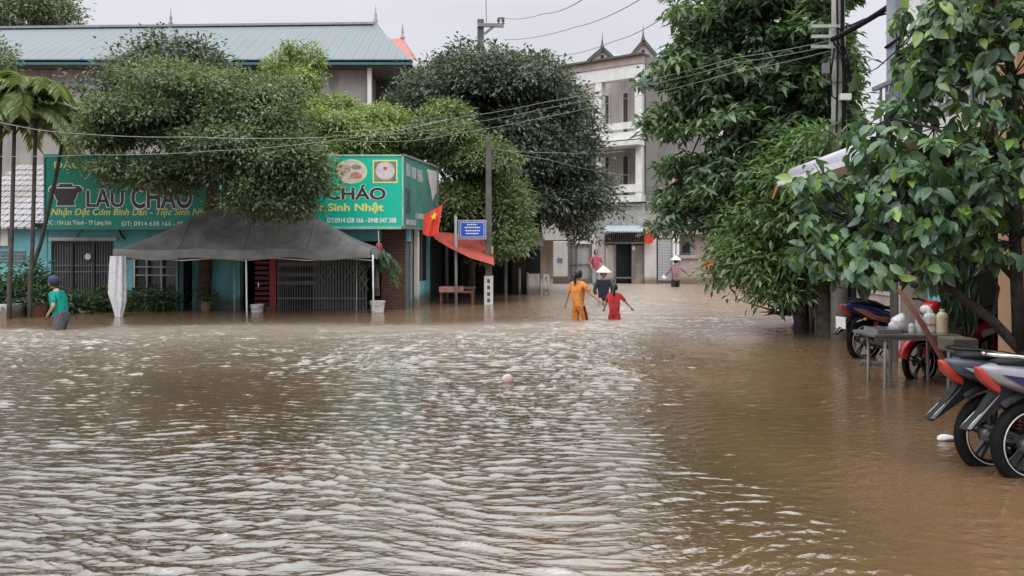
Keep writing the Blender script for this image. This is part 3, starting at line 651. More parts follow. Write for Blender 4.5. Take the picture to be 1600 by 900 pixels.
# ------------------------------------------------------------------ pop-up canopy in front of the eatery
def canopy():
    x0, x1 = X(177, 17.6), X(579, 17.6); y0, y1 = 17.6, 19.5; ze = Z(389, 17.6); zr = ze + .95
    t = thing('gazebo_tent', 'dark grey pop up tent on thin white legs before the eatery', 'tent', ((x0 + x1) / 2, (y0 + y1) / 2, 0))
    cm = mat('grey_canvas', (.13, .128, .126), .8, .2, 2.5, bump=.5, bscale=5, stain=.3)
    nx, ny = 60, 24; vs = []; fs = []
    for j in range(ny + 1):
        for i in range(nx + 1):
            u = i / nx; v = j / ny; x = x0 + (x1 - x0) * u; y = y0 + (y1 - y0) * v
            ex = min(u, 1 - u) * (x1 - x0) / 1.75; ey = min(v, 1 - v) * 2
            h = min(1, ex, ey); h = h ** 1.5 * .55 + h * .45
            vs.append((x, y, ze + (zr - ze) * h - .035 * math.sin(PI * u * 3) ** 2 * (1 - ey) + .004 * math.sin(37 * u + 11 * v)))
    for j in range(ny):
        for i in range(nx): a_ = j * (nx + 1) + i; fs.append((a_, a_ + 1, a_ + nx + 2, a_ + nx + 1))
    MB().add(vs, fs).build('canvas', cm, t, smooth=True)
    sm = MB()                                          # stitched seams over the canvas
    for iu in (0, 15, 30, 45, 60): sm.tube([Vector(vs[j * (nx + 1) + iu]) + Vector((0, 0, .004)) for j in range(ny + 1)], .007, 5)
    for k in (0, 1): sm.tube([Vector(vs[(j if k == 0 else ny - j) * (nx + 1) + min(nx, int(j * .3 * nx / ny * 1.0))]) + Vector((0, 0, .004)) for j in range(ny // 2 + 1)], .008, 5)
    sm.build('seam', mat('seam_dark', (.07, .07, .07), .8), t)
    for side in range(4):
        m = MB(); n = 64; vs = []; fs = []
        for i in range(n + 1):
            u = i / n
            if side < 2: p = Vector((x0 + (x1 - x0) * u, (y0, y1)[side], 0)); k = 3
            else: p = Vector(((x0, x1)[side - 2], y0 + (y1 - y0) * u, 0)); k = 1
            top = ze - (.035 * math.sin(PI * u * 3) ** 2 if side < 2 else 0); bot = ze - .19 - .05 * abs(math.sin(PI * u * k)) ** 1.5 + .012 * math.sin(29 * u)
            w = .02 * math.sin(41 * u) ; o = Vector((0, (-1, 1)[side] * (.01 + w * .5), 0)) if side < 2 else Vector(((-1, 1)[side - 2] * .01, 0, 0))
            vs += [p + Vector((0, 0, top + .004)) + o * .2, p + Vector((0, 0, (top + bot) / 2)) + o * 2.2, p + Vector((0, 0, bot)) + o]
        for i in range(n):
            for k in range(2): a_ = i * 3 + k; fs.append((a_, a_ + 3, a_ + 4, a_ + 1))
        m.add(vs, fs).build('valance', mat('valance_grey', (.20, .20, .19), .8, .12, 3), t, smooth=True)
    lm = mat('leg_white', (.7, .7, .72), .45)
    for (px, d, top, bot) in ((186, 17.62, 400, 520), (383, 17.62, 400, 520), (581, 17.62, 398, 520)):
        MB().tube([P(px + 1.5, top, d), P(px + 3, bot, d)], .019, 8).build('leg', lm, t, smooth=True)
    for px in (366, 557, 210):
        MB().tube([P(px, 402, 19.42), P(px, 500, 19.42)], .015, 8).build('leg', lm, t, smooth=True)
    tr = MB()
    for a_, b_ in ((186, 383), (383, 581)):
        tr.tube([P(a_, 400, 17.66), P((a_ + b_) / 2, 407, 17.66), P(b_, 400, 17.66)], .012, 6); tr.tube([P(a_, 407, 17.68), P((a_ + b_) / 2, 398, 17.68), P(b_, 407, 17.68)], .012, 6)
    tr.build('truss', lm, t)
    # gathered white side sheet round the left leg
    m = MB(); prof = [(400, .155), (415, .165), (430, .165), (445, .175), (458, .175), (470, .15), (480, .12), (490, .085), (500, .06)]; n = 40; vs = []; fs = []
    for k, (py, r) in enumerate(prof):
        for i in range(n):
            an = 2 * PI * i / n; rr = r * (1 + .16 * math.sin(7 * an + k * .3) + .07 * math.sin(13 * an + k))
            c = P(184 + (2 if k > 4 else 0), py, 17.55); vs.append(c + Vector((rr * math.cos(an), rr * .7 * math.sin(an), 0)))
    for k in range(len(prof) - 1):
        for i in range(n): fs.append((k * n + i, k * n + (i + 1) % n, (k + 1) * n + (i + 1) % n, (k + 1) * n + i))
    m.add(vs, fs).build('rolled_sheet', mat('white_sheet', (.74, .74, .80), .45, .08, 14, bump=.5, bscale=26), t, smooth=True)
canopy()

def bucket(px, py, d, r, h, label, name='bucket', m=None):
    m = m or M_white; c = P(px, py, d); t = thing(name, label, 'bucket', tuple(c))
    MB().lathe([(0, 0), (r * .85, 0), (r, h), (r * 1.06, h), (r * 1.06, h - .03), (r * .96, h - .03), (r * .8, .03), (0, .03)], c, 18).build('body', m, t, smooth=False)
    MB().tube([c + Vector((r * math.cos(a_), -r - .01, h * .9 - r * .55 * math.sin(a_))) for a_ in [PI * i / 10 for i in range(11)]], .006, 5).build('handle', M_frame, t)
bucket(402, 490, 18.9, .15, .22, 'white bucket standing in the water left of the folding gate')
bucket(590, 488, 18.7, .17, .27, 'white bucket at the foot of the potted palm by the brick corner')
bucket(417, 488, 19.2, .1, .13, 'small grey pail beside the red gate post', 'pail', M_conc)

# red lantern
c = P(592, 388, 19.0); t = thing('lantern', 'small red lantern hanging on a white cord under the right green signboard', 'lantern', tuple(c))
MB().lathe([(0, -.13), (.05, -.13), (.085, -.06), (.09, 0), (.085, .06), (.05, .13), (0, .13)], c, 12).build('shade', mat('dull_red', (.3, .05, .06), .6), t, smooth=True)
MB().tube([c + Vector((0, 0, .13)), P(591, 360, 19.0)], .012, 5).build('cord', M_white, t)
MB().tube([c + Vector((0, 0, -.13)), c + Vector((0, 0, -.22))], [.02, .03], 6).build('tassel', M_red, t)

# flag by the side board
def hanging_flag(name, label, pole_a, pole_b, topc, w, h, star=True, folds=3, yaw=0.0):
    t = thing(name, label, 'flag', tuple(pole_a))
    MB().tube([pole_a, pole_b], .014, 6).build('pole', M_wood, t)
    n, k = 22, 16; vs = []; fs = []
    for j in range(k + 1):
        v = j / k
        for i in range(n + 1):
            u = i / n; ww = w * (1 - .25 * v + .1 * v * v)
            vs.append(Vector(topc) + Vector((ww * (u - .5) - .12 * v * h, .05 * math.sin(folds * PI * u + v * 2) * (.3 + v), -h * v - .35 * h * (u - .0) * (1 - v) * .0 + .45 * h * (u - .5) * (1 - v) - .10 * h * math.sin(PI * u) * v)))
    for j in range(k):
        for i in range(n): a_ = j * (n + 1) + i; fs.append((a_, a_ + 1, a_ + n + 2, a_ + n + 1))
    cl = MB().add(vs, fs).build('cloth', M_flag, t, smooth=True)
    if star:
        r = h * .2; pts = []
        for i in range(10):
            rr = r if i % 2 == 0 else r * .4; an = PI / 2 + i * PI / 5
            uu = .60 + rr * math.cos(an) / w * .8; vv = .30 - rr * math.sin(an) / h * 1.0
            pts.append(Vector(topc) + Vector((w * (uu - .5) - .12 * vv * h, -.09, -h * vv + .45 * h * (uu - .5) * (1 - vv))))
        MB().add(pts, [tuple(range(10))]).build('star', M_yel, cl)
hanging_flag('flag', 'red flag with a yellow star drooping beside the faded side signboard', P(700, 310, 19.6), P(664, 352, 19.6), P(677, 328, 19.4), .46, .58)

# red awning and open shed behind, table, street sign
def shed():
    d = 23.4
    t = thing('open_shed', 'dark open fronted shed with a sagging red awning beside the blue street sign', 'shed', (X(760, d), d, 0))
    s = MB(); s.box(X(676, d), X(846, 25.5), 26.4, 26.6, -.7, 2.6); s.box(X(676, d) - .1, X(676, d), 22.5, 26.5, -.7, 2.4); s.build('wall', M_dark, t)
    s = MB(); s.add([(X(676, 22.4), 22.4, 1.95), (X(850, 25), 25, 1.55), (X(850, 25), 27.5, 2.3), (X(676, 22.4), 26.5, 2.6), (X(676, 22.4), 22.4, 2.0), (X(850, 25), 25, 1.6), (X(850, 25), 27.5, 2.35), (X(676, 22.4), 26.5, 2.65)],
                    [(0, 1, 2, 3), (4, 5, 6, 7), (0, 1, 5, 4)]); s.build('roof', M_concd, t)
    MB().add([P(671, 361, 21.8), P(768, 370, 22.6), P(772, 414, 21.0), P(735, 403, 21.0), P(700, 386, 21.1), P(680, 373, 21.3)], [(0, 1, 2, 3, 4, 5)]).build('awning', mat('red_tarp', (.42, .07, .05), .7, .12, 3), t)
    for px in (698, 790): MB().tube([P(px, 372, 23.0), P(px, 500, 23.0)], .05, 8).build('post', M_concd, t)
    for px in (720, 800): MB().pbox(px, 405, px + 22, 470, 26.2, .1).build('stacked_crate', mat('shed_brown', (.05, .035, .03), .8), t)
shed()

def market_table():
    d = 21.6; x0, x1 = X(685, d), X(742, d); z = Z(449, d)
    t = thing('table', 'low wooden table with a red and white cloth in front of the dark shed', 'table', ((x0 + x1) / 2, d, 0))
    MB().box(x0, x1, d, d + .6, z - .05, z).build('tabletop', M_wood, t, bevel=.006)
    for x in (x0 + .04, x1 - .09):
        for y in (d + .03, d + .52): MB().box(x, x + .05, y, y + .05, -.6, z - .052).build('leg', M_wood, t)
    MB().box(x0 + .1, x1 - .05, d + .02, d + .05, z - .16, z - .09).build('apron', M_wood, t)
    c = MB().box(x0 + .02, x0 + .68, d - .02, d + .5, z + .003, z + .012); c.box(x0 + .02, x0 + .68, d - .025, d - .012, z - .13, z + .003)
    o = c.build('tablecloth', mat('red_check_cloth', (.5, .07, .07), .8, .1, 16, c2=(.62, .45, .43))); o['label'] = 'red and white cloth spread over the low wooden table'; o['category'] = 'cloth'
market_table()

def street_sign():
    d = 21.3; t = thing('street_sign', 'blue street name sign with white lines on a grey steel post', 'sign', tuple(P(713, 476, d)))
    MB().tube([P(713, 500, d), P(712, 338, d)], .042, 10).build('post', mat('galvanised', (.30, .30, .30), .5, .1, stain=.3), t, smooth=True)
    f = MB().pbox(716, 343.5, 760, 374, d - .02, .03).build('frame', mat('sign_frame', (.38, .40, .42), .5), t)
    MB().pbox(718, 346, 758, 371.5, d - .03, .012).build('plate', mat('sign_blue', (.015, .09, .52), .45, .05), t)
    b = MB(); b.pbox(719.5, 347.3, 756.5, 348, d - .034, .004); b.pbox(719.5, 369.8, 756.5, 370.5, d - .034, .004); b.pbox(719.5, 347.3, 720.2, 370.5, d - .034, .004); b.pbox(755.8, 347.3, 756.5, 370.5, d - .034, .004); b.build('border_line', M_txt_w, t)
    w = MB()
    for py, a_, b_ in ((351, 730, 745), (355.5, 726, 751), (360.5, 727, 750), (365, 728, 748)):
        px = a_
        while px < b_: l = rnd.uniform(1.5, 3.5); w.pbox(px, py - 1, min(px + l, b_), py + .8, d - .036, .004); px += l + .7
    w.build('lettering', M_txt_w, t)
    br = MB(); br.bar(P(713, 345, d + .02), P(760, 345, d + .02), .03); br.bar(P(713, 373, d + .02), P(760, 373, d + .02), .03); br.build('bracket', M_frame, t)
street_sign()

# ------------------------------------------------------------------ poles and wires
def concrete_pole(px, top, base_py, d, w, name, label):
    t = thing(name, label, 'utility pole', (X(px, d), d, 0)); x = X(px, d); zt = Z(top, d); zb = Z(430, d)
    m = MB(); m.add([(x - w / 2, d - w / 2, -.6), (x + w / 2, d - w / 2, -.6), (x + w / 2, d + w / 2, -.6), (x - w / 2, d + w / 2, -.6), (x - w * .36, d - w * .36, zt), (x + w * .36, d - w * .36, zt), (x + w * .36, d + w * .36, zt), (x - w * .36, d + w * .36, zt)],
                    [(0, 1, 2, 3), (4, 5, 6, 7), (0, 1, 5, 4), (1, 2, 6, 5), (2, 3, 7, 6), (3, 0, 4, 7)])
    m.build('shaft', mat('old_concrete', (.13, .125, .115), .9, .15, 4, stain=.4, bump=.3), t, bevel=.01)
    return t, x
t, x = concrete_pole(763.5, 215, 475, 21.5, .19, 'utility_pole', 'short concrete pole with a white painted foot beside the blue street sign')
d = 21.5; wt = MB(); wt.box(x - .118, x + .118, d - .118, d + .118, -.5, Z(431, d)); wt.build('white_foot', M_white, t, bevel=.006)
for py in (436, 446, 456, 466): MB().box(x - .038, x + .038, d - .1205, d - .117, Z(py + 6, d), Z(py, d)).build('slot', M_concd, t)
MB().box(x + .07, x + .13, d - .12, d - .06, Z(396, d), Z(385, d)).build('tag_plate', mat('tan', (.45, .35, .2), .6), t)

def far_pole():
    d = 33.0; t = thing('utility_pole', 'far concrete pole top with bracket arm sticking above the big dark tree', 'utility pole', (X(751, d), d, 0))
    MB().box(X(751, d) - .13, X(751, d) + .13, d - .13, d + .13, -.6, Z(31, d)).build('shaft', mat('old_concrete', (.13, .125, .115), .9), t)
    a = MB(); a.bar(P(746, 39, d - .15), P(787, 40, d - .15), .14); a.bar(P(757, 53, d - .15), P(773, 40, d - .15), .09); a.build('cross_arm', M_frame, t)
    i = MB()
    for px in (779, 786): i.lathe([(.04, 0), (.07, .06), (.04, .12), (.07, .18), (.04, .3)], P(px, 39, d - .15), 8)
    i.bar(P(778, 28.5, d - .15), P(788, 28.5, d - .15), .06); i.build('insulator', M_concd, t)
    MB().tube([P(760, 35, d), P(759, -20, d)], .02, 5).build('rod', M_frame, t)
far_pole()

def right_pole():
    d = 13.2; x = X(1309, d); t = thing('utility_pole', 'tall concrete pole wrapped in black cables and brackets between the right hand trees', 'utility pole', (x, d, 0))
    m = MB(); m.tube([(x + .03, d, -.6), (x + .03, d, Z(430, d)), (x, d, 7.0)], [.145, .135, .095], 14); m.build('shaft', mat('pole_concrete', (.26, .25, .23), .9, .15, 4, stain=.5, bump=.3), t, smooth=True)
    c = MB(); 
    for k in range(5):
        o = rnd.uniform(-.09, .09); c.tube([(x + o, d - .13, Z(rnd.uniform(210, 330), d)), (x + o + .02, d - .14, Z(120, d)), (x + o * .7, d - .13, Z(60, d)), (x + o, d - .12, 6.9)], rnd.uniform(.012, .03), 6)
    for k in range(3):
        c.tube([P(1300 + k * 9, 62 + 3 * k, d - .16), P(1320 + 3 * k, 95, d - .22), P(1325 + 2 * k, 118, d - .2), P(1318, 140, d - .15)], .014, 6)
    c.tube([P(1304, 70, d - .1), P(1298, 120, d - .14), P(1300, 150, d - .15), P(1307, 155, d - .15)], .013, 6)
    c.build('cable', M_black, t)
    b = MB()
    for py in (41, 57, 73): b.bar(P(1268, py, d - .12), P(1312, py, d - .12), .045, .05)
    b.bar(P(1297, 38, d - .12), P(1297, 76, d - .12), .03, .03); b.build('bracket', mat('galv_bracket', (.42, .44, .44), .5, .1), t)
    bx = MB(); bx.box(x - .30, x - .20, d - .17, d - .08, Z(118, d), Z(102, d)); bx.build('meter_box', M_frame, t, bevel=.005)
    bx = MB(); bx.pbox(1314, 146, 1331, 156, d - .2, .1); bx.build('junction_box', M_white, t, bevel=.008)
    bb = MB()
    for py in (128, 196, 90): bb.lathe([(.125, -.02), (.13, -.02), (.13, .02), (.125, .02)], (x, d, Z(py, d)), 14)
    bb.build('strap', M_frame, t)
right_pole()

def wire(label, pts, r=.008, m=None, name='overhead_wire', grp='overhead wires'):
    ps = []
    for i in range(len(pts) - 1):
        a_, b_ = Vector(pts[i]), Vector(pts[i + 1])
        sag = (b_ - a_).length * .012
        for k in range(10):
            u = k / 10; ps.append(a_.lerp(b_, u) - Vector((0, 0, sag * 4 * u * (1 - u))))
    ps.append(Vector(pts[-1])); o = Vector(ps[len(ps) // 2])
    ob = MB().tube(ps, r, 5).build(name, m or M_wire, None, smooth=True, at=tuple(o)); setp(ob, label, 'wire', grp)
M_wire = mat('grey_cable', (.22, .22, .23), .6)
wire('uppermost wire leaving the far pole bracket to the top of the sky', [P(787, 28, 32.9), P(850, 21, 25), P(912, -2, 18)], .012)
wire('wire crossing the sky just above the dark tree crown', [P(790, 62, 33), P(900, 42, 25), P(1002, -2, 18)], .012)
wire('lowest sky wire running toward the right tree above the white house', [P(870, 87, 32), P(960, 64, 24), P(1040, 25, 18), P(1110, -20, 15)], .012)
ML = mat('pale_cable', (.27, .28, .27), .6)
for k, (y1, y2, y3, lab) in enumerate(((184, 163, 138, 'highest of the three pale wires across the big dark tree'), (195, 173, 146, 'middle of the three pale wires across the big dark tree'), (208, 186, 160, 'lowest of the three pale wires across the big dark tree'))):
    wire(lab, [P(520, 206 + 6 * k, 15.0), P(640, y1 + 12, 17), P(720, y1 - 3 + 2, 18.5), P(850, y2 - 3, 18), P(985, y3 - 8, 16.5), P(1150, y3 - 48, 14.5), P(1303, 62 + 8 * k, 13.1)], .0055, ML)
wire('pale wire running level across the left tree and signboard top', [P(-60, 243, 14), P(140, 242, 14.5), P(330, 236, 14.8), P(500, 222, 15), P(590, 208, 15.5), P(700, 186, 18)], .0055, ML)
wire('pale wire slanting down through the palm fronds', [P(-40, 182, 14.5), P(60, 203, 14.8), P(140, 210, 15), P(300, 214, 15), P(520, 214, 15)], .007, ML)
wire('horizontal wire from the short pole top toward the white house', [P(764, 232, 21.4), P(860, 238, 24), P(975, 236, 28)], .007, ML)
wire('sloping wire from the short pole top down across the dark tree', [P(764, 228, 21.4), P(860, 250, 24), P(985, 274, 29)], .007, ML)
MK = M_black
wire('thick black cable bundle rising right from the cable wrapped pole', [P(1300, 62, 13.05), P(1345, 38, 12.3), P(1410, -5, 11.2), P(1460, -50, 10.4)], .045, MK, 'cable_bundle', 'black cables at the right pole')
wire('black cable sagging to the grey upper house on the right', [P(1384, 74, 10.6), P(1410, 55, 10.0), P(1445, 34, 9.2), P(1500, -10, 8.2)], .022, MK, 'cable_bundle', 'black cables at the right pole')
wire('thin black cable just under the thick bundle', [P(1312, 46, 13.05), P(1350, 30, 12.3), P(1425, 8, 11.0), P(1500, -40, 10)], .014, MK, 'cable_bundle', 'black cables at the right pole')

# ------------------------------------------------------------------ far row: white house, gates, pink house
def white_house():
    t = thing('white_house', 'three storey cream house with balconies and twin green gables behind the big dark tree', 'house', (4.5, 37, 0))
    A = Vector((X(1008, 36), 36, 0)); B = Vector((X(880, 38.6), 38.6, 0)); U = (B - A).normalized(); N = Vector((-U.y, U.x, 0))
    if N.y > 0: N = -N
    Ln = (B - A).length + 4
    def q(name, u0, u1, z0, z1, l0, l1, m, par=t):
        vs = [A + U * u + Vector((0, 0, z)) + N * l for l in (l0, l1) for z in (z0, z1) for u in (u0, u1)]
        return MB().add(vs, [(0, 2, 3, 1), (4, 5, 7, 6), (0, 1, 5, 4), (2, 6, 7, 3), (0, 4, 6, 2), (1, 3, 7, 5)]).build(name, m, par)
    zr = Z(88, 36); f3 = Z(205, 36); f2 = Z(305, 36)
    q('parapet', -.05, Ln, zr - .35, zr, -.3, .35, M_pink); q('cornice', -.12, Ln, zr + .003, zr + .09, -.3, .5, M_concd); q('beam', -.02, Ln, zr - .95, zr - .352, -.2, .3, M_white)
    for u in (0.05, 2.1, 4.2): q('column', u, u + .32, f3 - .2, zr - .96, -.1, .28, M_white)
    for u in (0.05, 2.1, 4.2): q('column', u, u + .3, f2, f3 - .35, -.1, .25, M_white)
    q('wall', 0.0, Ln, -.7, zr - .36, -4, -1.6, mat('pale_cream', (.62, .55, .53), .85, .06, .8, stain=.35))
    q('floor_slab', -.05, Ln, f3 - .35, f3 - .02, -1.6, .45, M_white); q('floor_slab', -.05, Ln, f2 - .3, f2, -1.6, .45, M_white)
    q('railing', 0.0, Ln, f3 + .15, f3 + .45, .2, .3, M_white); q('railing', 0.0, Ln, f2 + .15, f2 + .5, .2, .3, M_white); q('balcony_ledge', 0.0, Ln, f3 - .65, f3 - .45, -.5, .7, M_white)
    for z0, z1 in ((f3, zr - 1.15), (f2, f3 - .8)):
        for u, w in ((.35, 1.0), (1.65, .35), (2.7, .7), (4.4, .9)):
            f = q('window', u, u + w, z0 + .1, z1, -1.6, -1.55, M_white); q('pane', u + .06, u + w - .06, z0 + .15, z1 - .06, -1.55, -1.53, mat('brown_shutter', (.10, .06, .06), .5), f)
    q('front_wall', 0, Ln, 1.9, f2 - .35, -1.6, 0, M_whitedirty)
    s = MB(); s.box(A.x + .03, A.x + 3.2, 35.9, 40, -.6, zr - .05); s.build('side_wall', mat('side_grey', (.20, .19, .19), .9, .1, 1, stain=.5), t)
    gm = rib_mat('gable_roof_green', (.33, .42, .45), .3, (1, 0, 0), .4, .15, .02)
    for (px0, pxa, px1, yt, yb) in ((918, 941, 1010, 78, 98), (985, 1005, 1080, 66, 90)):
        d0 = 37.2; d1 = 41; g = MB()
        a_, b_, c_ = P(px0, yb, d0), P(pxa, yt, d0), P(pxa + (pxa - px0), yb, d0); g.add([a_, b_, c_], [(0, 1, 2)]); gb = g.build('gable', M_cream, t)
        w = MB(); w.pbox(pxa - 2.2, yb - 12, pxa + 2.2, yb - 4, d0 - .02, .03); w.build('vent', M_dark, gb)
        v = MB(); v.bar(a_ + Vector((0, -.1, .05)), b_ + Vector((0, -.1, .05)), .12, .15); v.bar(b_ + Vector((0, -.1, .05)), c_ + Vector((0, -.1, .05)), .12, .15); v.build('bargeboard', M_concd, gb)
        r = MB(); br = b_ + Vector((2.3, 2.2, 0)); r.add([b_, br, c_ + Vector((2.3, 2.2, 0)), c_], [(0, 1, 2, 3)]); r.add([a_, b_, br, a_ + Vector((2.3, 2.2, 0))], [(0, 1, 2, 3)]); r.build('roof', gm, t)
        MB().lathe([(.1, 0), (.1, .12), (.05, .3), (.02, .5), (0, .95)], b_, 6).build('finial', M_concd, t)
white_house()

Dg = 34.0
def walls_row():
    t = thing('gate_pillar', 'white pillar with a small blue notice left of the grey gate', 'pillar', tuple(P(876, 444, Dg)))
    MB().pbox(865, 377, 887, 462, Dg, .5).build('shaft', M_whitedirty, t, bevel=.02); n = MB().pbox(871, 404, 879, 410, Dg - .03, .03).build('notice', mat('notice_blue', (.12, .22, .42), .5), t); MB().pbox(872, 398, 878, 403, Dg - .03, .03).build('notice', M_whitedirty, t)
    MB().pbox(864, 432, 888, 462, Dg - .05, .05).build('stained_base', mat('base_brown', (.16, .12, .10), .9), t)
    t = thing('steel_gate', 'pair of pale grey steel gates right of the white pillar', 'gate', tuple(P(905, 444, Dg)))
    MB().pbox(902, 383, 922, 440, Dg + .2, .05).build('gate_leaf', mat('pale_gate', (.42, .43, .43), .5, .06, 4, stain=.3), t)
    MB().pbox(888, 383, 901, 440, Dg + .2, .05).build('gate_leaf', mat('mid_gate', (.25, .25, .26), .5, .06, 4, stain=.3), t)
    fr = MB(); [fr.pbox(p, 378, p + 1.5, 446, Dg + .12, .08) for p in (888, 894, 901, 921)]; [fr.pbox(888, y, 922, y + 1.2, Dg + .13, .08) for y in (383, 412, 436)]; fr.build('frame', M_frame, t)
    MB().pbox(900, 372, 925, 381, Dg + .1, .3).build('lintel', M_white, t)
    # low shop with corrugated awning
    t = thing('roadside_kiosk', 'small grey shopfront with dark doorway under a pale blue metal awning', 'shop', tuple(P(975, 444, Dg)))
    MB().pbox(925, 366, 962, 460, Dg + .1, 2).build('wall', M_whitedirty, t); MB().pbox(987, 366, 1006, 460, Dg + .1, 2).build('wall', mat('grey_pink', (.33, .29, .27), .85, stain=.5), t)
    MB().pbox(962, 383, 987, 460, Dg + .3, .1).build('doorway', M_dark, t)
    g = MB(); [g.pbox(p, 366, p + .8, 380, Dg, .06) for p in np.arange(945, 1005, 3.0)]; g.pbox(943, 378, 1006, 381, Dg - .05, .1); g.build('grille', M_frame, t)
    f = MB(); [f.pbox(p, 380, p + 2, 460, Dg, .1) for p in (960.5, 987)]; f.pbox(961, 433, 988, 435, Dg, .1); f.build('door_frame', M_frame, t)
    MB().pbox(945, 366, 1005, 383, Dg + .08, .02).build('transom', M_dark, t)
    MB().add([P(942, 361, Dg - .9), P(1006, 361, Dg - .9), P(1008, 350, Dg + .8), P(950, 350, Dg + .8), P(942, 363, Dg - .9), P(1006, 363, Dg - .9)], [(0, 1, 2, 3), (0, 1, 5, 4)]).build('awning', rib_mat('awning_metal', (.38, .45, .5), .2, (1, 0, 0), .4, .2, .02), t)
    MB().pbox(947, 388, 950.5, 450, Dg - .1, .1).build('post', M_whitedirty, t); MB().pbox(988, 385, 992, 391, Dg - .05, .1).build('lamp', M_white, t)
    MB().pbox(880, 330, 1110, 366, Dg + .4, 2).build('upper_wall', M_conc, t)
    t = thing('gate_pillar', 'broad white pillar below a red flag at the roller door', 'pillar', tuple(P(1016, 444, Dg)))
    MB().pbox(1007, 355, 1026, 462, Dg - .1, .6).build('shaft', M_whitedirty, t, bevel=.02)
    t = thing('roller_door', 'grey roller shutter door between white pillar and white pipes', 'door', tuple(P(1037, 444, Dg)))
    MB().pbox(1028, 373, 1050, 460, Dg, .05).build('shutter', rib_mat('roller_grey', (.36, .37, .40), .12, (0, 0, 1), .5, .2, .003), t); MB().pbox(1027, 348, 1051, 372, Dg - .05, .2).build('box', M_conc, t); MB().pbox(1026.5, 438, 1051, 441, Dg - .06, .05).build('rail', M_concd, t)
    t = thing('drain_pipes', 'pair of white vertical pipes beside the grey roller door', 'pipe', tuple(P(1056, 444, Dg)))
    for px in (1053, 1059): MB().tube([P(px, 350, Dg - .1), P(px, 460, Dg - .1)], .065, 8).build('pipe', M_white, t)
    t = thing('pink_house', 'faded pink roadside wall and house with a dark window at the far right end', 'house', tuple(P(1100, 444, Dg)))
    MB().pbox(1062, 404, 1420, 466, Dg - .4, .3).build('wall', M_pink, t); MB().pbox(1060, 399, 1420, 404, Dg - .5, .5).build('coping', M_conc, t)
    MB().pbox(1050, 250, 1420, 399, Dg + .8, 5).build('house_wall', M_pink, t)
    w = MB().pbox(1064, 376, 1080, 397, Dg + .76, .04).build('window', M_frame, t); MB().pbox(1066, 378, 1078, 395, Dg + .74, .02).build('pane', M_dark, w)
    o = MB().pbox(1102, 404, 1114, 420, Dg - .44, .04).build('painted_notice', mat('orange_notice', (.75, .17, .05), .6), t)
    hanging_flag('flag', 'small red flag hanging at the far white pillar', P(1010, 345, Dg - .4), P(1013, 382, Dg - .4), P(1016, 356, Dg - .4), .42, .62, star=False)
walls_row()

def bollards():
    d = 25.6
    for px, lab in ((812, 'left of the two thin white posts near the shed'),):
        o = MB().pbox(px - 1.8, 419, px + 1.8, 480, d, .09).build('marker_post', M_conc, None, bevel=.01, at=tuple(P(px, 463, d))); setp(o, 'thin grey concrete post at the right edge of the dark shed', 'post')
    t = thing('low_wall', 'short white roadside wall panel between two concrete posts', 'wall', tuple(P(833, 462, d)))
    MB().pbox(824, 428, 843, 480, d + .3, .15).build('panel', M_whitedirty, t, bevel=.01); MB().pbox(823, 426, 826, 480, d + .15, .12).build('post', M_conc, t)
    t = thing('slotted_post', 'white H shaped slotted concrete post at the road bend', 'post', tuple(P(853, 461, 25.9))); d = 25.9
    m = MB(); m.pbox(849, 429, 851.3, 480, d, .1); m.pbox(855.5, 429, 858, 480, d, .1)
    for py in (429, 441, 452, 462): m.pbox(851.3, py, 855.5, py + 3, d + .01, .08)
    m.build('frame', M_whitedirty, t)
bollards()

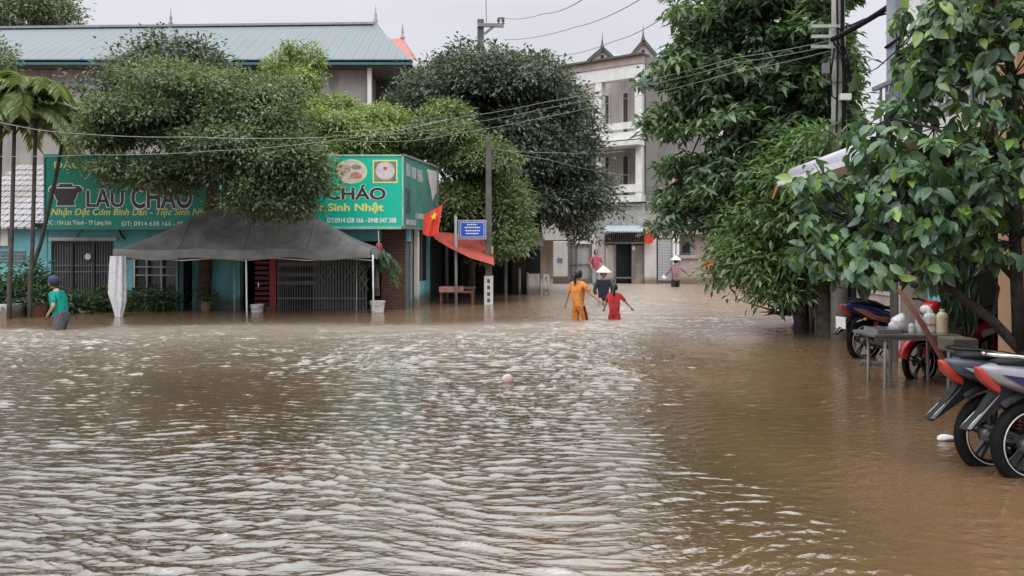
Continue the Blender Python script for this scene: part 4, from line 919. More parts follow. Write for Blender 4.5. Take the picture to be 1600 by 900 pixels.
# ------------------------------------------------------------------ houses on the right
def right_houses():
    t = thing('peach_house', 'peach rendered shophouse wall seen between the near leaves at the right edge', 'house', (5.0, 8, 0))
    pe = mat('peach_render', (.55, .33, .20), .85, .08, 1, stain=.35, bump=.1)
    MB().box(5.0, 8.5, 5.2, 8.0, -.3, 8).build('wall', pe, t); 
    p = MB(); p.box(4.86, 4.998, 7.7, 8.0, -.3, 8); p.box(4.86, 4.998, 5.2, 5.5, -.3, 8); p.build('pilaster', pe, t)
    MB().box(4.90, 4.995, 5.6, 7.6, 2.8, 2.95).build('ledge', M_white, t)
    w = MB().box(4.95, 4.996, 5.9, 7.3, 3.2, 4.6).build('window', M_white, t); MB().box(4.93, 4.949, 5.97, 7.23, 3.27, 4.53).build('pane', mat('dark_glass', (.05, .055, .06), .15), w)
    s = MB().box(4.97, 4.996, 5.8, 7.5, -.1, 2.3).build('doorway', M_dark, t)
    t = thing('grey_house', 'tall pale house with grey upper columns and balcony behind the near tree', 'house', (5.0, 10.5, 0))
    wl = mat('pale_house', (.52, .50, .50), .85, .06, 1, stain=.3)
    m = MB(); m.box(5.1, 9, 8.01, 10.8, 2.9, 9); m.build('wall', wl, t); lw = MB(); lw.box(5.1, 9, 8.01, 8.3, -.3, 2.898); lw.box(5.1, 9, 10.6, 10.8, -.3, 2.898); lw.box(8, 9, 8.3, 10.6, -.3, 2.898); lw.build('lower_wall', M_concd, t); MB().box(5.12, 5.6, 10.55, 10.598, .0, 1.2).build('cream_panel', M_cream, t)
    MB().box(4.8, 5.098, 8.05, 10.7, 2.75, 2.95).build('balcony_slab', M_whitedirty, t); MB().box(5.0, 5.098, 9.8, 10.2, 2.96, 8).build('column', M_white, t); MB().box(4.96, 5.098, 10.35, 10.6, 2.96, 8).build('column', mat('blue_grey_col', (.30, .32, .38), .6), t)
    r = MB(); [r.box(4.83, 4.86, y, y + .02, 2.96, 3.6) for y in np.arange(8.1, 10.6, .16)]; r.box(4.81, 4.88, 8.05, 10.7, 3.6, 3.65); r.build('railing', M_frame, t)
    w = MB().box(5.05, 5.097, 8.4, 9.6, 3.2, 5).build('window', M_white, t); MB().box(5.03, 5.049, 8.47, 9.53, 3.27, 4.93).build('pane', mat('dark_glass', (.05, .055, .06), .15), w)
    sh = MB(); sh.box(5.12, 8, 8.31, 10.59, -.3, -.05); sh.build('shop_floor', M_conc, t); MB().box(7.9, 7.98, 8.31, 10.59, -.05, 2.9).build('shop_back', M_dark, t)
    MB().box(5.3, 5.4, 9.9, 10.2, .6, 2.2).build('teal_panel', M_teal, t)
    t = thing('cream_house', 'cream low house further along behind the right trees', 'house', (5.2, 16, 0))
    MB().box(5.6, 9, 11.3, 14.8, -.6, 2.8).build('wall', M_cream, t); MB().box(5.4, 9.2, 11.3, 15, 2.8, 2.95).build('roof', M_concd, t)
    MB().box(5.55, 5.598, 13, 14.6, -.4, 2).build('doorway', M_dark, t)
    w = MB().box(5.56, 5.598, 11.5, 12.7, .8, 2).build('window', M_white, t); MB().box(5.54, 5.559, 11.57, 12.63, .87, 1.93).build('pane', M_dark, w)
    # rolled awning
    t = thing('rolled_awning', 'white canvas awning with a fat roller tube jutting out among the leaves', 'awning', (4.5, 11, 2.6))
    a_, b_ = P(1240, 272, 12.5), P(1350, 234, 9.5)
    MB().tube([a_, b_], .095, 16).build('roller', mat('canvas_grey', (.55, .53, .60), .6, .05), t, smooth=True)
    MB().tube([a_ + Vector((-.02, .01, 0)), a_], .1, 16).build('end_cap', mat('cap_dark', (.1, .09, .13), .5), t)
    m = MB(); 
    m.add([a_ + Vector((-.2, .15, -.10)), b_ + Vector((-.2, -.2, -.10)), b_ + Vector((.75, -.2, .12)), a_ + Vector((.75, .15, .12)), a_ + Vector((-.2, .15, -.18)), b_ + Vector((-.2, -.2, -.18)), a_ + Vector((-.0, .2, -.22)), b_ + Vector((.05, -.2, -.22))],
          [(0, 1, 2, 3), (0, 1, 5, 4), (4, 5, 7, 6)])
    m.build('canvas', mat('canvas_white', (.74, .73, .78), .7, .05), t); MB().tube([a_ + Vector((-.2, .15, -.14)), a_ + Vector((.7, .15, -.1))], .02, 6).build('arm', M_frame, t); MB().tube([a_ + Vector((-.19, .15, -.16)), a_ + Vector((-.28, .15, -.38))], .02, 6).build('pull_cord', mat('rust', (.4, .14, .06), .8), t)
    # step
    o = MB().box(4.7, 5.0, 6.0, 7.9, -.1, .16).build('stone_step', M_conc, None, bevel=.02, at=(4.6, 7.6, 0)); setp(o, 'grey concrete doorstep just above the water behind the parked motorbikes', 'step')
right_houses()
# ------------------------------------------------------------------ trees and plants
L_ficus = leaf_mat('leaf_ficus', (.045, .062, .042), (.10, .135, .075), (.20, .245, .13))
L_dark = leaf_mat('leaf_dark', (.036, .045, .040), (.080, .098, .078), (.155, .18, .14), .2, .5)
L_yel = leaf_mat('leaf_yellow_green', (.08, .11, .045), (.17, .22, .08), (.33, .37, .15), .3)
L_mid = leaf_mat('leaf_mid', (.055, .08, .045), (.12, .155, .075), (.24, .28, .13))
L_mango = leaf_mat('leaf_mango', (.042, .068, .044), (.090, .145, .078), (.18, .26, .13), .22, .36)
L_fresh = leaf_mat('leaf_fresh', (.06, .10, .05), (.115, .18, .08), (.22, .31, .13), .3)
L_big = leaf_mat('leaf_big', (.040, .078, .052), (.085, .150, .085), (.21, .32, .08), .28, .33, .6)
L_shrub = leaf_mat('leaf_shrub', (.028, .055, .028), (.06, .105, .05), (.13, .19, .08))

def lob(px, py, d, rpx, rpy, ry):                     # a lobe seen at a pixel, radii in pixels at that depth
    p = P(px, py, d); return (p.x, p.y, p.z, rpx / F * d, ry, rpy / F * d)

tree('broad_tree', 'broad dense green tree spreading over the tent and the left signboard', (X(318, 19.55), 19.55, 0),
     [lob(210, 195, 17.0, 66, 50, 1.3), lob(300, 175, 17.4, 88, 58, 1.5), lob(400, 205, 17.2, 90, 80, 1.5), lob(442, 262, 16.6, 58, 58, 1.1), lob(208, 270, 16.6, 62, 26, .9),
      lob(350, 262, 16.8, 90, 50, 1.1), lob(415, 310, 16.6, 62, 36, .8), lob(290, 132, 18, 56, 26, 1.1), lob(360, 140, 18, 45, 26, 1), lob(470, 265, 16.6, 46, 42, .9), lob(452, 322, 16.7, 40, 24, .7), lob(172, 212, 16.8, 34, 24, .8), lob(275, 285, 17, 40, 22, .7)],
     5600, 20, .27, .105, .052, L_ficus, M_bark, .17, trunk_pts=[(X(318, 19.55), 19.55, 0), (X(322, 19.5), 19.5, 1.4), (X(330, 18.6), 18.6, 2.6), (X(335, 17.6), 17.6, 3.4)], droop=.25, shell=.7, pads=13)
tree('dark_tree', 'huge grey green tree filling the middle of the view', (X(800, 29), 29, 0),
     [lob(770, 145, 28, 85, 62, 2.4), lob(700, 150, 28.5, 62, 60, 2), lob(840, 165, 28, 62, 62, 2.2), lob(878, 240, 27.5, 50, 58, 2.0), lob(830, 270, 27, 95, 90, 2.4), lob(885, 335, 27.5, 58, 42, 1.8), lob(655, 175, 29, 55, 45, 1.6), lob(735, 230, 28, 80, 70, 2), lob(905, 310, 27.5, 46, 44, 1.6), lob(830, 125, 28.5, 38, 32, 1.4)],
     6400, 18, .48, .18, .088, L_dark, M_bark, .35, trunk_pts=[(X(800, 29), 29, 0), (X(803, 29), 29, 2.2), (X(800, 28.6), 28.6, 4)], droop=.35, shell=.65, pads=14)
tree('leafy_tree', 'olive green bushy tree behind the short concrete pole', (X(735, 25), 25, 0),
     [lob(690, 222, 23.5, 62, 50, 1.5), lob(745, 262, 23.2, 62, 55, 1.5), lob(720, 330, 23, 60, 50, 1.2), lob(790, 330, 23.2, 50, 50, 1.3), lob(640, 215, 24, 46, 30, 1.2), lob(803, 375, 23.2, 38, 34, 1.1), lob(765, 390, 23.2, 40, 26, 1), lob(700, 190, 24, 32, 22, 1)],
     2600, 20, .36, .14, .068, L_mid, M_bark, .16, trunk_pts=[(X(735, 25), 25, 0), (X(735, 24.6), 24.6, 1.5), (X(735, 24), 24, 2.4)], droop=.3, shell=.65, pads=11)
tree('yellow_green_tree', 'yellow green fruit tree just above the right signboard', (X(560, 24.5), 24.5, 0),
     [lob(520, 205, 23.5, 62, 36, 1.3), lob(575, 218, 23.2, 62, 34, 1.3), lob(470, 185, 24, 36, 30, 1.0), lob(625, 205, 24, 36, 26, 1), lob(600, 190, 24.4, 36, 22, 1), lob(540, 240, 23, 60, 26, 1.0), lob(530, 168, 24.5, 24, 14, .7)],
     1500, 18, .34, .16, .064, L_yel, M_bark, .12, droop=.55, shell=.6, pads=10)
tree('slender_tree', 'slender bright green tree rising against the grey long building', (X(462, 25.5), 25.5, 0),
     [lob(455, 78, 25.5, 16, 14, .5), lob(490, 92, 25.5, 14, 16, .5), lob(440, 105, 25.2, 30, 18, .7), lob(470, 128, 25, 36, 22, .9), lob(455, 160, 24.8, 40, 26, 1)],
     480, 13, .2, .17, .06, L_yel, M_bark, .08, droop=.6, shell=.4)
tree('dark_shrub_tree', 'dark green tree top in front of the pale metal roof', (X(300, 25), 25, 0),
     [lob(255, 85, 25, 40, 28, 1), lob(305, 88, 25.2, 38, 24, 1), lob(215, 118, 25, 50, 36, 1.2), lob(160, 140, 25, 34, 26, 1), lob(325, 120, 25, 40, 30, 1)],
     420, 18, .5, .17, .085, L_dark, M_bark, .12, droop=.3, shell=.45)
tree('far_tree', 'tall dark tree beyond the long building at the top left corner', (X(20, 50), 50, 0),
     [lob(20, 22, 50, 70, 30, 3), lob(80, 18, 50, 42, 22, 2.4), lob(-60, 30, 50, 70, 60, 4), lob(60, 2, 50, 50, 20, 3)],
     900, 14, .8, .3, .15, L_ficus, M_bark, .4, droop=.2, shell=.4)
tree('garden_tree', 'small green tree edge at the far left below the roof line', (X(-50, 27), 27, 0),
     [lob(-25, 90, 27, 42, 28, 1), lob(-40, 140, 27, 45, 40, 1.2)], 350, 14, .4, .16, .08, L_ficus, M_bark, .12)

# right side trees
tree('mango_tree', 'tall dark green long leaved tree left of the cable wrapped pole', (X(1288, 14.2), 14.2, 0),
     [lob(1150, 120, 16.2, 130, 95, 1.8), lob(1105, 185, 16.4, 82, 80, 1.4), lob(1230, 160, 15.8, 80, 110, 1.6), lob(1118, 290, 16, 95, 70, 1.4), lob(1190, 250, 15.6, 100, 80, 1.5), lob(1065, 335, 16.2, 52, 38, 1.0), lob(1110, 40, 16.6, 72, 50, 1.4), lob(1200, 30, 16, 80, 60, 1.5), lob(1130, 350, 15.8, 60, 40, 1), lob(1260, 70, 15.4, 50, 90, 1.3), lob(1080, 90, 16.5, 50, 45, 1.1), lob(1180, -50, 16.2, 110, 50, 1.6), lob(1300, 200, 15.2, 45, 90, 1.0), lob(1290, 110, 15.4, 45, 60, 1.0)],
     2900, 13, .40, .24, .088, L_mango, M_bark, .16, trunk_pts=[(X(1291, 13.6), 13.6, 0), (X(1286, 13.8), 13.8, 1.0), (X(1262, 14.8), 14.8, 2.0), (X(1190, 15.8), 15.8, 3.4)], droop=.5, whorl=True, shell=.5, pads=12)
tree('young_tree', 'lighter feathery tree hanging low over the water under the tall dark tree', (X(1256, 14.6), 14.6, 0),
     [lob(1225, 290, 14.2, 55, 62, 1.0), lob(1262, 250, 14.0, 45, 44, .9), lob(1200, 350, 14.2, 62, 60, 1.0), lob(1180, 420, 14.2, 58, 45, .9), lob(1245, 400, 14, 50, 50, .9), lob(1300, 330, 13.6, 45, 70, .8), lob(1160, 400, 14.4, 40, 28, .7), lob(1215, 455, 14, 40, 30, .7)],
     1500, 12, .34, .17, .055, L_fresh, M_bark, .10, trunk_pts=[(X(1256, 14.6), 14.6, 0), (X(1254, 14.6), 14.6, .9), (X(1245, 14.3), 14.3, 1.8)], droop=.55, shell=.5, pads=9)
tree('roadside_tree', 'dark stem tree between the young tree and the pale pole', (X(1275, 16.2), 16.2, 0),
     [lob(1250, 420, 16.2, 60, 45, .9), lob(1310, 400, 16, 50, 60, .9), lob(1330, 330, 16.5, 60, 60, 1), lob(1380, 420, 15, 60, 60, 1)], 900, 13, .32, .17, .06, L_mango, M_bark, .11, droop=.5)

def near_tree():
    base = P(1606, 562, 7.0); base.z = 0
    t = thing('large_leaved_tree', 'leaning tree with large glossy leaves at the right edge', 'tree', tuple(base))
    lobes = [lob(1335, 350, 7.3, 75, 65, .5), lob(1290, 290, 7.4, 55, 40, .35), lob(1300, 405, 7.0, 62, 45, .4), lob(1395, 400, 6.9, 75, 65, .5), lob(1420, 300, 7.0, 90, 70, .6), lob(1490, 250, 6.8, 90, 70, .6), lob(1380, 235, 7.3, 60, 40, .5),
             lob(1480, 350, 6.8, 100, 60, .6), lob(1560, 300, 6.6, 80, 90, .6), lob(1540, 130, 6.8, 80, 80, .7), lob(1450, 110, 7.2, 62, 50, .5), lob(1500, 30, 6.9, 70, 40, .6), lob(1590, 30, 6.6, 60, 70, .6), lob(1400, 180, 7.4, 60, 34, .45), lob(1345, 120, 7.6, 18, 22, .2), lob(1400, 90, 7.5, 30, 20, .25), lob(1580, -20, 6.9, 60, 50, .6), lob(1480, 60, 7.0, 60, 40, .5), lob(1430, 20, 7.2, 30, 24, .3),
             lob(1470, 410, 7.0, 60, 26, .4), lob(1640, 200, 6.6, 60, 120, .6), lob(1385, 420, 7.0, 46, 26, .35), lob(1290, 400, 7.1, 38, 34, .35), lob(1510, 390, 7.3, 80, 50, .5), lob(1260, 350, 7.3, 36, 50, .3), lob(1360, 190, 7.6, 30, 26, .3)]
    b, d, nn, tint, cl = crown(lobes, 560, 9, .20, shell=.15, droop=.75, whorl=True, upn=.8)
    M = len(b); s = .40 + .75 * rng.random(M)
    tint = np.clip(tint * .75, 0, 1); young = rng.random(M) < .11; tint[young] = .95
    leaves_obj('crown', b, d, nn, .162 * s, .082 * s, tint, L_big, t, big=True, off=tuple(base), fold=.3)
    m = MB(); bk = [P(1620, 575, 6.9), P(1592, 545, 6.9), P(1550, 500, 6.9), P(1490, 455, 7.0), P(1435, 425, 7.0), P(1395, 395, 7.1), P(1340, 350, 7.2)]
    m.tube([bk[0] + Vector((0, 0, -.5))] + bk, [.05, .048, .045, .042, .036, .03, .024, .014], 9)
    m.tube([P(1592, 545, 6.9), P(1590, 470, 6.8), P(1586, 380, 6.7), P(1590, 250, 6.7), P(1582, 120, 6.7), P(1560, 20, 6.8), P(1540, -60, 6.8)], [.05, .05, .047, .043, .037, .03, .02], 9)
    for pts, r in (([P(1588, 440, 6.8), P(1540, 390, 6.8), P(1480, 330, 6.9), P(1420, 290, 7.0)], .025), ([P(1588, 300, 6.7), P(1530, 240, 6.8), P(1460, 200, 7.0), P(1390, 185, 7.3)], .024),
                   ([P(1584, 180, 6.7), P(1520, 120, 6.8), P(1450, 90, 7.1), P(1400, 80, 7.4)], .02), ([P(1550, 500, 6.9), P(1560, 450, 6.9), P(1530, 400, 6.9), P(1510, 360, 6.9)], .018), ([P(1435, 425, 7.0), P(1400, 440, 7.0), P(1340, 420, 7.0)], .014),
                   ([P(1490, 455, 7.0), P(1500, 400, 6.9), P(1470, 350, 6.9)], .015), ([P(1600, 420, 6.7), P(1560, 405, 6.9), P(1545, 395, 6.9)], .012)):
        m.tube(pts, [r * (1 - .6 * i / (len(pts) - 1)) for i in range(len(pts))], 7)
    lb = np.array(lobes)
    sk = [Vector(v) for v in bk[3:]] + [P(1480, 330, 6.9), P(1420, 290, 7.0), P(1530, 240, 6.8), P(1460, 200, 7.0), P(1520, 120, 6.8), P(1450, 90, 7.1), P(1586, 380, 6.7), P(1582, 120, 6.7), P(1560, 20, 6.8), P(1390, 185, 7.3), P(1400, 80, 7.4), P(1340, 420, 7.0)]
    for q in cl:
        q = Vector(q); n_ = min(sk, key=lambda v: (v - q).length)
        mid = q.lerp(n_, .5) + Vector((0, 0, -.03)); m.tube([n_, mid, q], [.008, .006, .003], 5, cap=False)
    m.build('trunk', mat('dark_bark', (.045, .036, .032), .9, .3, 14, bump=.8), t, smooth=True)
near_tree()

def palm(px, d, ytop, lean, label):
    x = X(px, d); zt = Z(ytop, d); t = thing('palm_tree', label, 'palm', (x, d, 0), 0, 'slender palms at the left')
    top = Vector((x + lean, d, zt)); m = MB()
    m.tube([(x, d, -.6), (x + lean * .1, d, .6), (x + lean * .45, d, 1.6), (x + lean * .8, d, zt * .75), tuple(top)], [.055, .048, .043, .04, .035], 9)
    m.build('trunk', mat('palm_stem', (.08, .075, .065), .85, .2, 8, bump=.5), t, smooth=True)
    B = []; Dd = []; Nn = []; rach = MB()
    nf = 18
    for k in range(nf):
        an = 2 * PI * k / nf + rnd.uniform(-.2, .2); el = rnd.uniform(.2, 1.25); ln = rnd.uniform(1.3, 2.0)
        h = Vector((math.cos(an), math.sin(an), 0)); pts = []
        for i in range(12):
            u = i / 11; pts.append(top + h * ln * u * math.cos(el) * (1 - .1 * u) + Vector((0, 0, ln * (u * math.sin(el) - .75 * u * u))))
        rach.tube(pts, [.016 * (1 - .8 * i / 11) for i in range(12)], 5)
        side = Vector((-h.y, h.x, 0))
        for i in range(2, 60):
            u = i / 60; j = min(10, int(u * 11)); f_ = u * 11 - j; p = pts[j].lerp(pts[j + 1], f_); tan = (pts[j + 1] - pts[j]).normalized()
            for s_ in (-1, 1):
                B.append(p[:]); dv = side * s_ * .9 + tan * .7 + Vector((0, 0, -.35 + rnd.uniform(-.15, .15))); Dd.append(dv[:]); Nn.append((0, 0, 1))
    rach.build('frond_stem', mat('frond_green', (.08, .11, .04), .6), t)
    n = len(B); leaves_obj('fronds', np.array(B), np.array(Dd), np.array(Nn, float), .34 * (.7 + .4 * rng.random(n)), .030, rng.random(n), L_shrub2, t, off=(x, d, 0))
L_shrub2 = leaf_mat('leaf_palm', (.09, .12, .06), (.16, .20, .09), (.25, .29, .13), .25)
palm(-8, 17.4, 150, .15, 'palm with a thick bunch of fronds cut by the left picture edge')
palm(14, 17.0, 185, .12, 'straight slender palm stem closest to the left edge')
palm(46, 17.2, 150, .15, 'slender palm with upright stem in front of the notice board')
palm(32, 17.9, 200, 1.0, 'slender palm whose stem leans right toward the green signboard')

def shrub(name, label, c, lobes, n, per, cr, L, Wd, lm, droop=.1, group=None):
    t = thing(name, label, 'plant', tuple(c), 0, group)
    b, d, nn, tint, cl = crown(lobes, n, per, cr, shell=.3, droop=droop)
    M = len(b); leaves_obj('foliage', b, d, nn, L * (.6 + .6 * rng.random(M)), Wd * (.7 + .5 * rng.random(M)), tint, lm, t, off=tuple(c))
    m = MB()
    for q in cl[::max(1, len(cl) // 24)]: m.tube([Vector(c) + Vector((0, 0, -.3)), Vector(c).lerp(Vector(q), .5), q], [.014, .01, .004], 5, cap=False)
    m.build('stem', M_bark, t)
shrub('bush', 'dark green bush in the water at the left edge', P(15, 486, 17.9), [lob(-25, 455, 17.9, 50, 36, .5), lob(30, 462, 17.9, 42, 26, .5)], 260, 14, .3, .16, .05, L_shrub)
shrub('bush', 'leafy bush between the palms and the woman in teal', P(60, 486, 18.2), [lob(55, 470, 18.2, 34, 24, .4), lob(48, 435, 18.3, 18, 22, .25), lob(100, 476, 18.4, 40, 14, .3)], 230, 12, .28, .15, .05, L_shrub)
shrub('bush', 'low dark bush under the barred window left of the white wrapped leg', P(145, 486, 18.9), [lob(142, 474, 18.9, 32, 13, .3), lob(165, 470, 19.2, 14, 16, .2)], 130, 12, .25, .15, .05, L_shrub)
shrub('bush', 'dark bush below the white framed window under the tent', P(235, 486, 19.3), [lob(235, 472, 19.2, 42, 14, .25)], 150, 12, .25, .15, .05, L_shrub)
for px, d, r, h, lab in ((62, 17.6, .17, .30, 'brown round flower pot left of the woman in teal'), (322, 19.1, .13, .22, 'pale clay pot in the shade under the tent')):
    c = P(px, 489, d); c.z = -.02; t = thing('flower_pot', lab, 'pot', tuple(c)); cm = mat('terracotta', (.20, .08, .055), .8, .15, 4, stain=.4) if px < 100 else M_conc
    MB().lathe([(0, 0), (r * .7, 0), (r, h * .6), (r * .95, h), (r * 1.08, h), (r * 1.08, h + .03), (r * .9, h + .03), (r * .85, h * .7), (0, h * .7)], c, 18).build('body', cm, t, smooth=False)
    b_, d_, n_, ti, cl = crown([(c.x, c.y, c.z + h + .14, .2, .2, .16)], 26, 10, .15, shell=.2); leaves_obj('plant', b_, d_, n_, .12, .035, ti, L_shrub, t, off=tuple(c))
def box_thing(name, label, cat, px0, py0, px1, py1, d, t, m):
    o = MB().pbox(px0, py0, px1, py1, d, t).build(name, m, None, bevel=.015, at=tuple(P((px0 + px1) / 2, py1, d))); setp(o, label, cat); return o
box_thing('garden_kerb', 'pale kerb block under the bush at the left edge', 'kerb', -40, 476, 18, 500, 17.2, .5, M_whitedirty)
box_thing('timber_board', 'narrow pale board floating by the wall behind the woman in teal', 'board', 121, 486, 139, 489, 18.4, .3, M_whitedirty)

def potted_palm():
    c = P(590, 462, 18.75); t = thing('potted_palm', 'broad leaved potted palm at the dark brick corner of the eatery', 'plant', tuple(c)); d = 18.75
    MB().tube([c, P(589, 440, d), P(590, 415, d)], [.06, .05, .04], 8).build('stem', M_bark_l, t, smooth=True)
    B = []; Dd = []; Nn = []
    for (px, py, ax) in ((595, 395, 1), (605, 400, 1), (580, 398, -1), (612, 410, 1), (600, 425, 1), (584, 415, -1), (608, 430, 1)):
        st = P(590, 412, d); tip = P(px + 10 * ax, py + 8, d - .15)
        for i in range(26):
            u = i / 25; p = st.lerp(tip, u) + Vector((0, 0, .25 * math.sin(PI * u)))
            for s_ in (-1, 1): B.append(p[:]); Dd.append((ax * .5 + rnd.uniform(-.3, .3), s_ * .4 - .3, -.7 + rnd.uniform(-.3, .3))); Nn.append((0, -1, .4))
    n = len(B); leaves_obj('fronds', np.array(B), np.array(Dd), np.array(Nn, float), .26, .035, rng.random(n), L_shrub, t, off=tuple(c))
potted_palm()
def strap_plant():
    c = P(1462, 508, 9.3); t = thing('potted_plant', 'tall strap leaved plant behind the white jugs on the table', 'plant', (c.x, 8.9, 0)); n = 90
    B = np.array([[c.x + rnd.gauss(0, .10), 8.9 + rnd.gauss(0, .08), .55 + rnd.uniform(0, .35)] for _ in range(n)]); Dd = np.array([[rnd.gauss(0, .25), rnd.gauss(0, .2), 1] for _ in range(n)]); Dd[::2, 2] = -.7
    leaves_obj('foliage', B + np.array([0, 0, .15]), Dd, np.tile([0, -1., .2], (n, 1)), .42, .035, rng.random(n) * .7, L_shrub, t, off=(c.x, 8.9, 0))
    MB().lathe([(0, .44), (.06, .44), (.085, .60), (.09, .62), (.08, .62), (.07, .58), (0, .58)], (c.x, 8.9, 0), 16).build('pot', M_concd, t); MB().tube([(c.x, 8.9, -.3), (c.x, 8.9, .44)], .03, 8).build('stand', M_frame, t)
strap_plant()
# dark snag of branches in the water below the young tree
m = MB()
for k in range(26):
    a_ = P(1225, 492, 15.6) + Vector((rnd.gauss(0, .12), rnd.gauss(0, .12), 0)); m.tube([a_, a_ + Vector((rnd.gauss(0, .15), 0, rnd.uniform(.05, .25))), a_ + Vector((rnd.gauss(0, .25), 0, rnd.uniform(0, .3)))], [.03, .02, .008], 5)
setp(m.build('branch_pile', M_bark, None, at=tuple(P(1225, 495, 15.6))), 'dark snag of branches poking from the water under the young tree', 'branches')

# ------------------------------------------------------------------ motorbikes
def arc(cx, cz, r, a0, a1, n=18, y=0): return [(cx + r * math.cos(math.radians(a0 + (a1 - a0) * i / n)), y, cz + r * math.sin(math.radians(a0 + (a1 - a0) * i / n))) for i in range(n + 1)]
def torus(R_, r, c, n=40, k=10, sq=1.0):
    m = MB(); vs = []; fs = []
    for i in range(n):
        a_ = 2 * PI * i / n
        for j in range(k):
            b_ = 2 * PI * j / k; rr = R_ + r * sq * math.cos(b_); vs.append((c[0] + rr * math.cos(a_), c[1] + r * math.sin(b_), c[2] + rr * math.sin(a_)))
    for i in range(n):
        for j in range(k): fs.append((i * k + j, ((i + 1) % n) * k + j, ((i + 1) % n) * k + (j + 1) % k, i * k + (j + 1) % k))
    return m.add(vs, fs)
def loft(secs):                                       # closed rings along the body: (x, half width, z bottom, z top)
    m = MB(); n = 14; vs = []; fs = []
    for (x, w, zb, zt) in secs:
        for k in range(n):
            a_ = 2 * PI * k / n; ca, sa = math.cos(a_), math.sin(a_)
            vs.append((x, w * math.copysign(abs(ca) ** .7, ca), (zb + zt) / 2 + (zt - zb) / 2 * math.copysign(abs(sa) ** .7, sa)))
    for i in range(len(secs) - 1):
        for k in range(n): fs.append((i * n + k, i * n + (k + 1) % n, (i + 1) * n + (k + 1) % n, (i + 1) * n + k))
    fs.append(tuple(range(n))[::-1]); fs.append(tuple((len(secs) - 1) * n + k for k in range(n))); return m.add(vs, fs)
def motorbike(label, paint, accent, spoke_star=True, plate=False, red_shield=None):
    t = thing('motorbike', label, 'motorbike'); kw = dict(parent=t, local=True); R_ = .283
    for wx, nm in ((0, 'rear'), (1.21, 'front')):
        w = torus(R_ - .034, .036, (wx, 0, R_), 48, 12).build('wheel', M_black, t, smooth=True, local=True)
        torus(R_ - .083, .016, (wx, 0, R_), 48, 8).build('rim', M_black, w, smooth=True, local=True)
        torus(R_ - .072, .0042, (wx, .026, R_), 48, 6).build('rim_stripe', mat('rim_white', (.8, .8, .8), .3), w, local=True); torus(R_ - .072, .0042, (wx, -.026, R_), 48, 6).build('rim_stripe', MATS['rim_white'], w, local=True)
        s = MB()
        for k in range(5):
            a_ = 2 * PI * k / 5 + .3
            for dd in (-.13, .13): s.bar((wx + .05 * math.cos(a_ + dd * 2), 0, R_ + .05 * math.sin(a_ + dd * 2)), (wx + (R_ - .09) * math.cos(a_ + dd), 0, R_ + (R_ - .09) * math.sin(a_ + dd)), .020, .03, (0, 1, 0))
        s.lathe([(0, -.06), (.055, -.06), (.06, -.03), (.06, .03), (.055, .06), (0, .06)], (wx, 0, R_), 18, 'y'); s.build('spokes', mat('spoke_black', (.03, .03, .035), .4), w, local=True)
        MB().lathe([(.075, -.045), (.078, -.05), (.03, -.055), (0, -.056)], (wx, 0, R_), 18, 'y').build('hub', M_alu, w, local=True)
    # swing arm, shocks, chain case, engine, exhaust
    s = MB()
    for y in (-.085, .085): s.bar((-.03, y, R_), (.48, y, R_ + .03), .03, .045); s.tube([(.02, y * 1.15, R_ + .02), (.12, y * 1.3, .62)], .02, 8)
    s.build('swing_arm', M_blackgl, **kw)
    s = MB()
    for y in (-.11, .11):
        pts = [Vector((.035 + .07 * u, y * (1 + .1 * u), R_ + .06 + .22 * u)) + Vector((.026 * math.cos(u * 60), .026 * math.sin(u * 60), 0)) for u in [i / 70 for i in range(71)]]; s.tube(pts, .006, 5)
    s.build('shock_spring', mat('spring_red', (.35, .04, .04), .4), **kw)
    m = MB(); m.prism([(-.06, R_ - .02), (-.05, R_ + .06), (.1, R_ + .075), (.46, R_ + .085), (.50, R_ + .03), (.46, R_ - .03), (.1, R_ - .03)], .05, .075); m.build('chain_case', M_blackgl, **kw)
    e_ = MB(); e_.lathe([(0, -.12), (.105, -.12), (.12, -.08), (.12, .10), (.10, .13), (0, .13)], (.56, 0, .30), 20, 'y'); e_.lathe([(0, -.10), (.09, -.10), (.10, -.06), (.10, .09), (0, .10)], (.72, 0, .31), 18, 'y')
    for k in range(7): e_.box(.80 + k * .022, .812 + k * .022, -.06, .06, .25, .39)
    e_.build('engine', M_alu, **kw)
    x = MB(); x.tube([(.85, -.05, .26), (.75, -.13, .17), (.45, -.15, .19), (.25, -.155, .22)], [.018, .018, .022, .03], 10); x.tube([(.28, -.155, .215), (.22, -.16, .225), (-.16, -.175, .31), (-.22, -.178, .325)], [.03, .046, .05, .038], 14); x.build('exhaust', mat('exhaust_dark', (.10, .10, .11), .35, metal=.6), t, smooth=True, local=True)
    h = MB(); h.tube([(.20, -.21, .24), (-.12, -.225, .31)], [.028, .03], 8); h.build('heat_shield', M_chrome, **kw)
    p = MB()
    for y in (-.17, .17): p.tube([(.33, y * .6, .26), (.33, y * 1.2, .27)], .016, 8); p.tube([(.62, y * .6, .22), (.64, y * 1.35, .21)], .017, 8)
    p.tube([(.5, .1, .2), (.44, .25, -.0)], .013, 6); p.build('footrest', M_black, **kw)
    # rear mudguard with its flap, inner guard
    m = MB(); n = 16; vs = []; fs = []
    for i in range(n + 1):
        a_ = math.radians(40 + 92 * i / n); r = R_ + .045 + .035 * (i / n); w = .062 - .01 * (i / n)
        for y, dr in ((-w, -.03), (-w * .8, .008), (0, .018), (w * .8, .008), (w, -.03)): vs.append((r * math.cos(a_) + dr * math.cos(a_), y, R_ + (r + dr) * math.sin(a_)))
    for i in range(n):
        for k in range(4): a2 = i * 5 + k; fs.append((a2, a2 + 1, a2 + 6, a2 + 5))
    m.add(vs, fs).build('mudguard', M_blackgl, t, smooth=True, local=True)
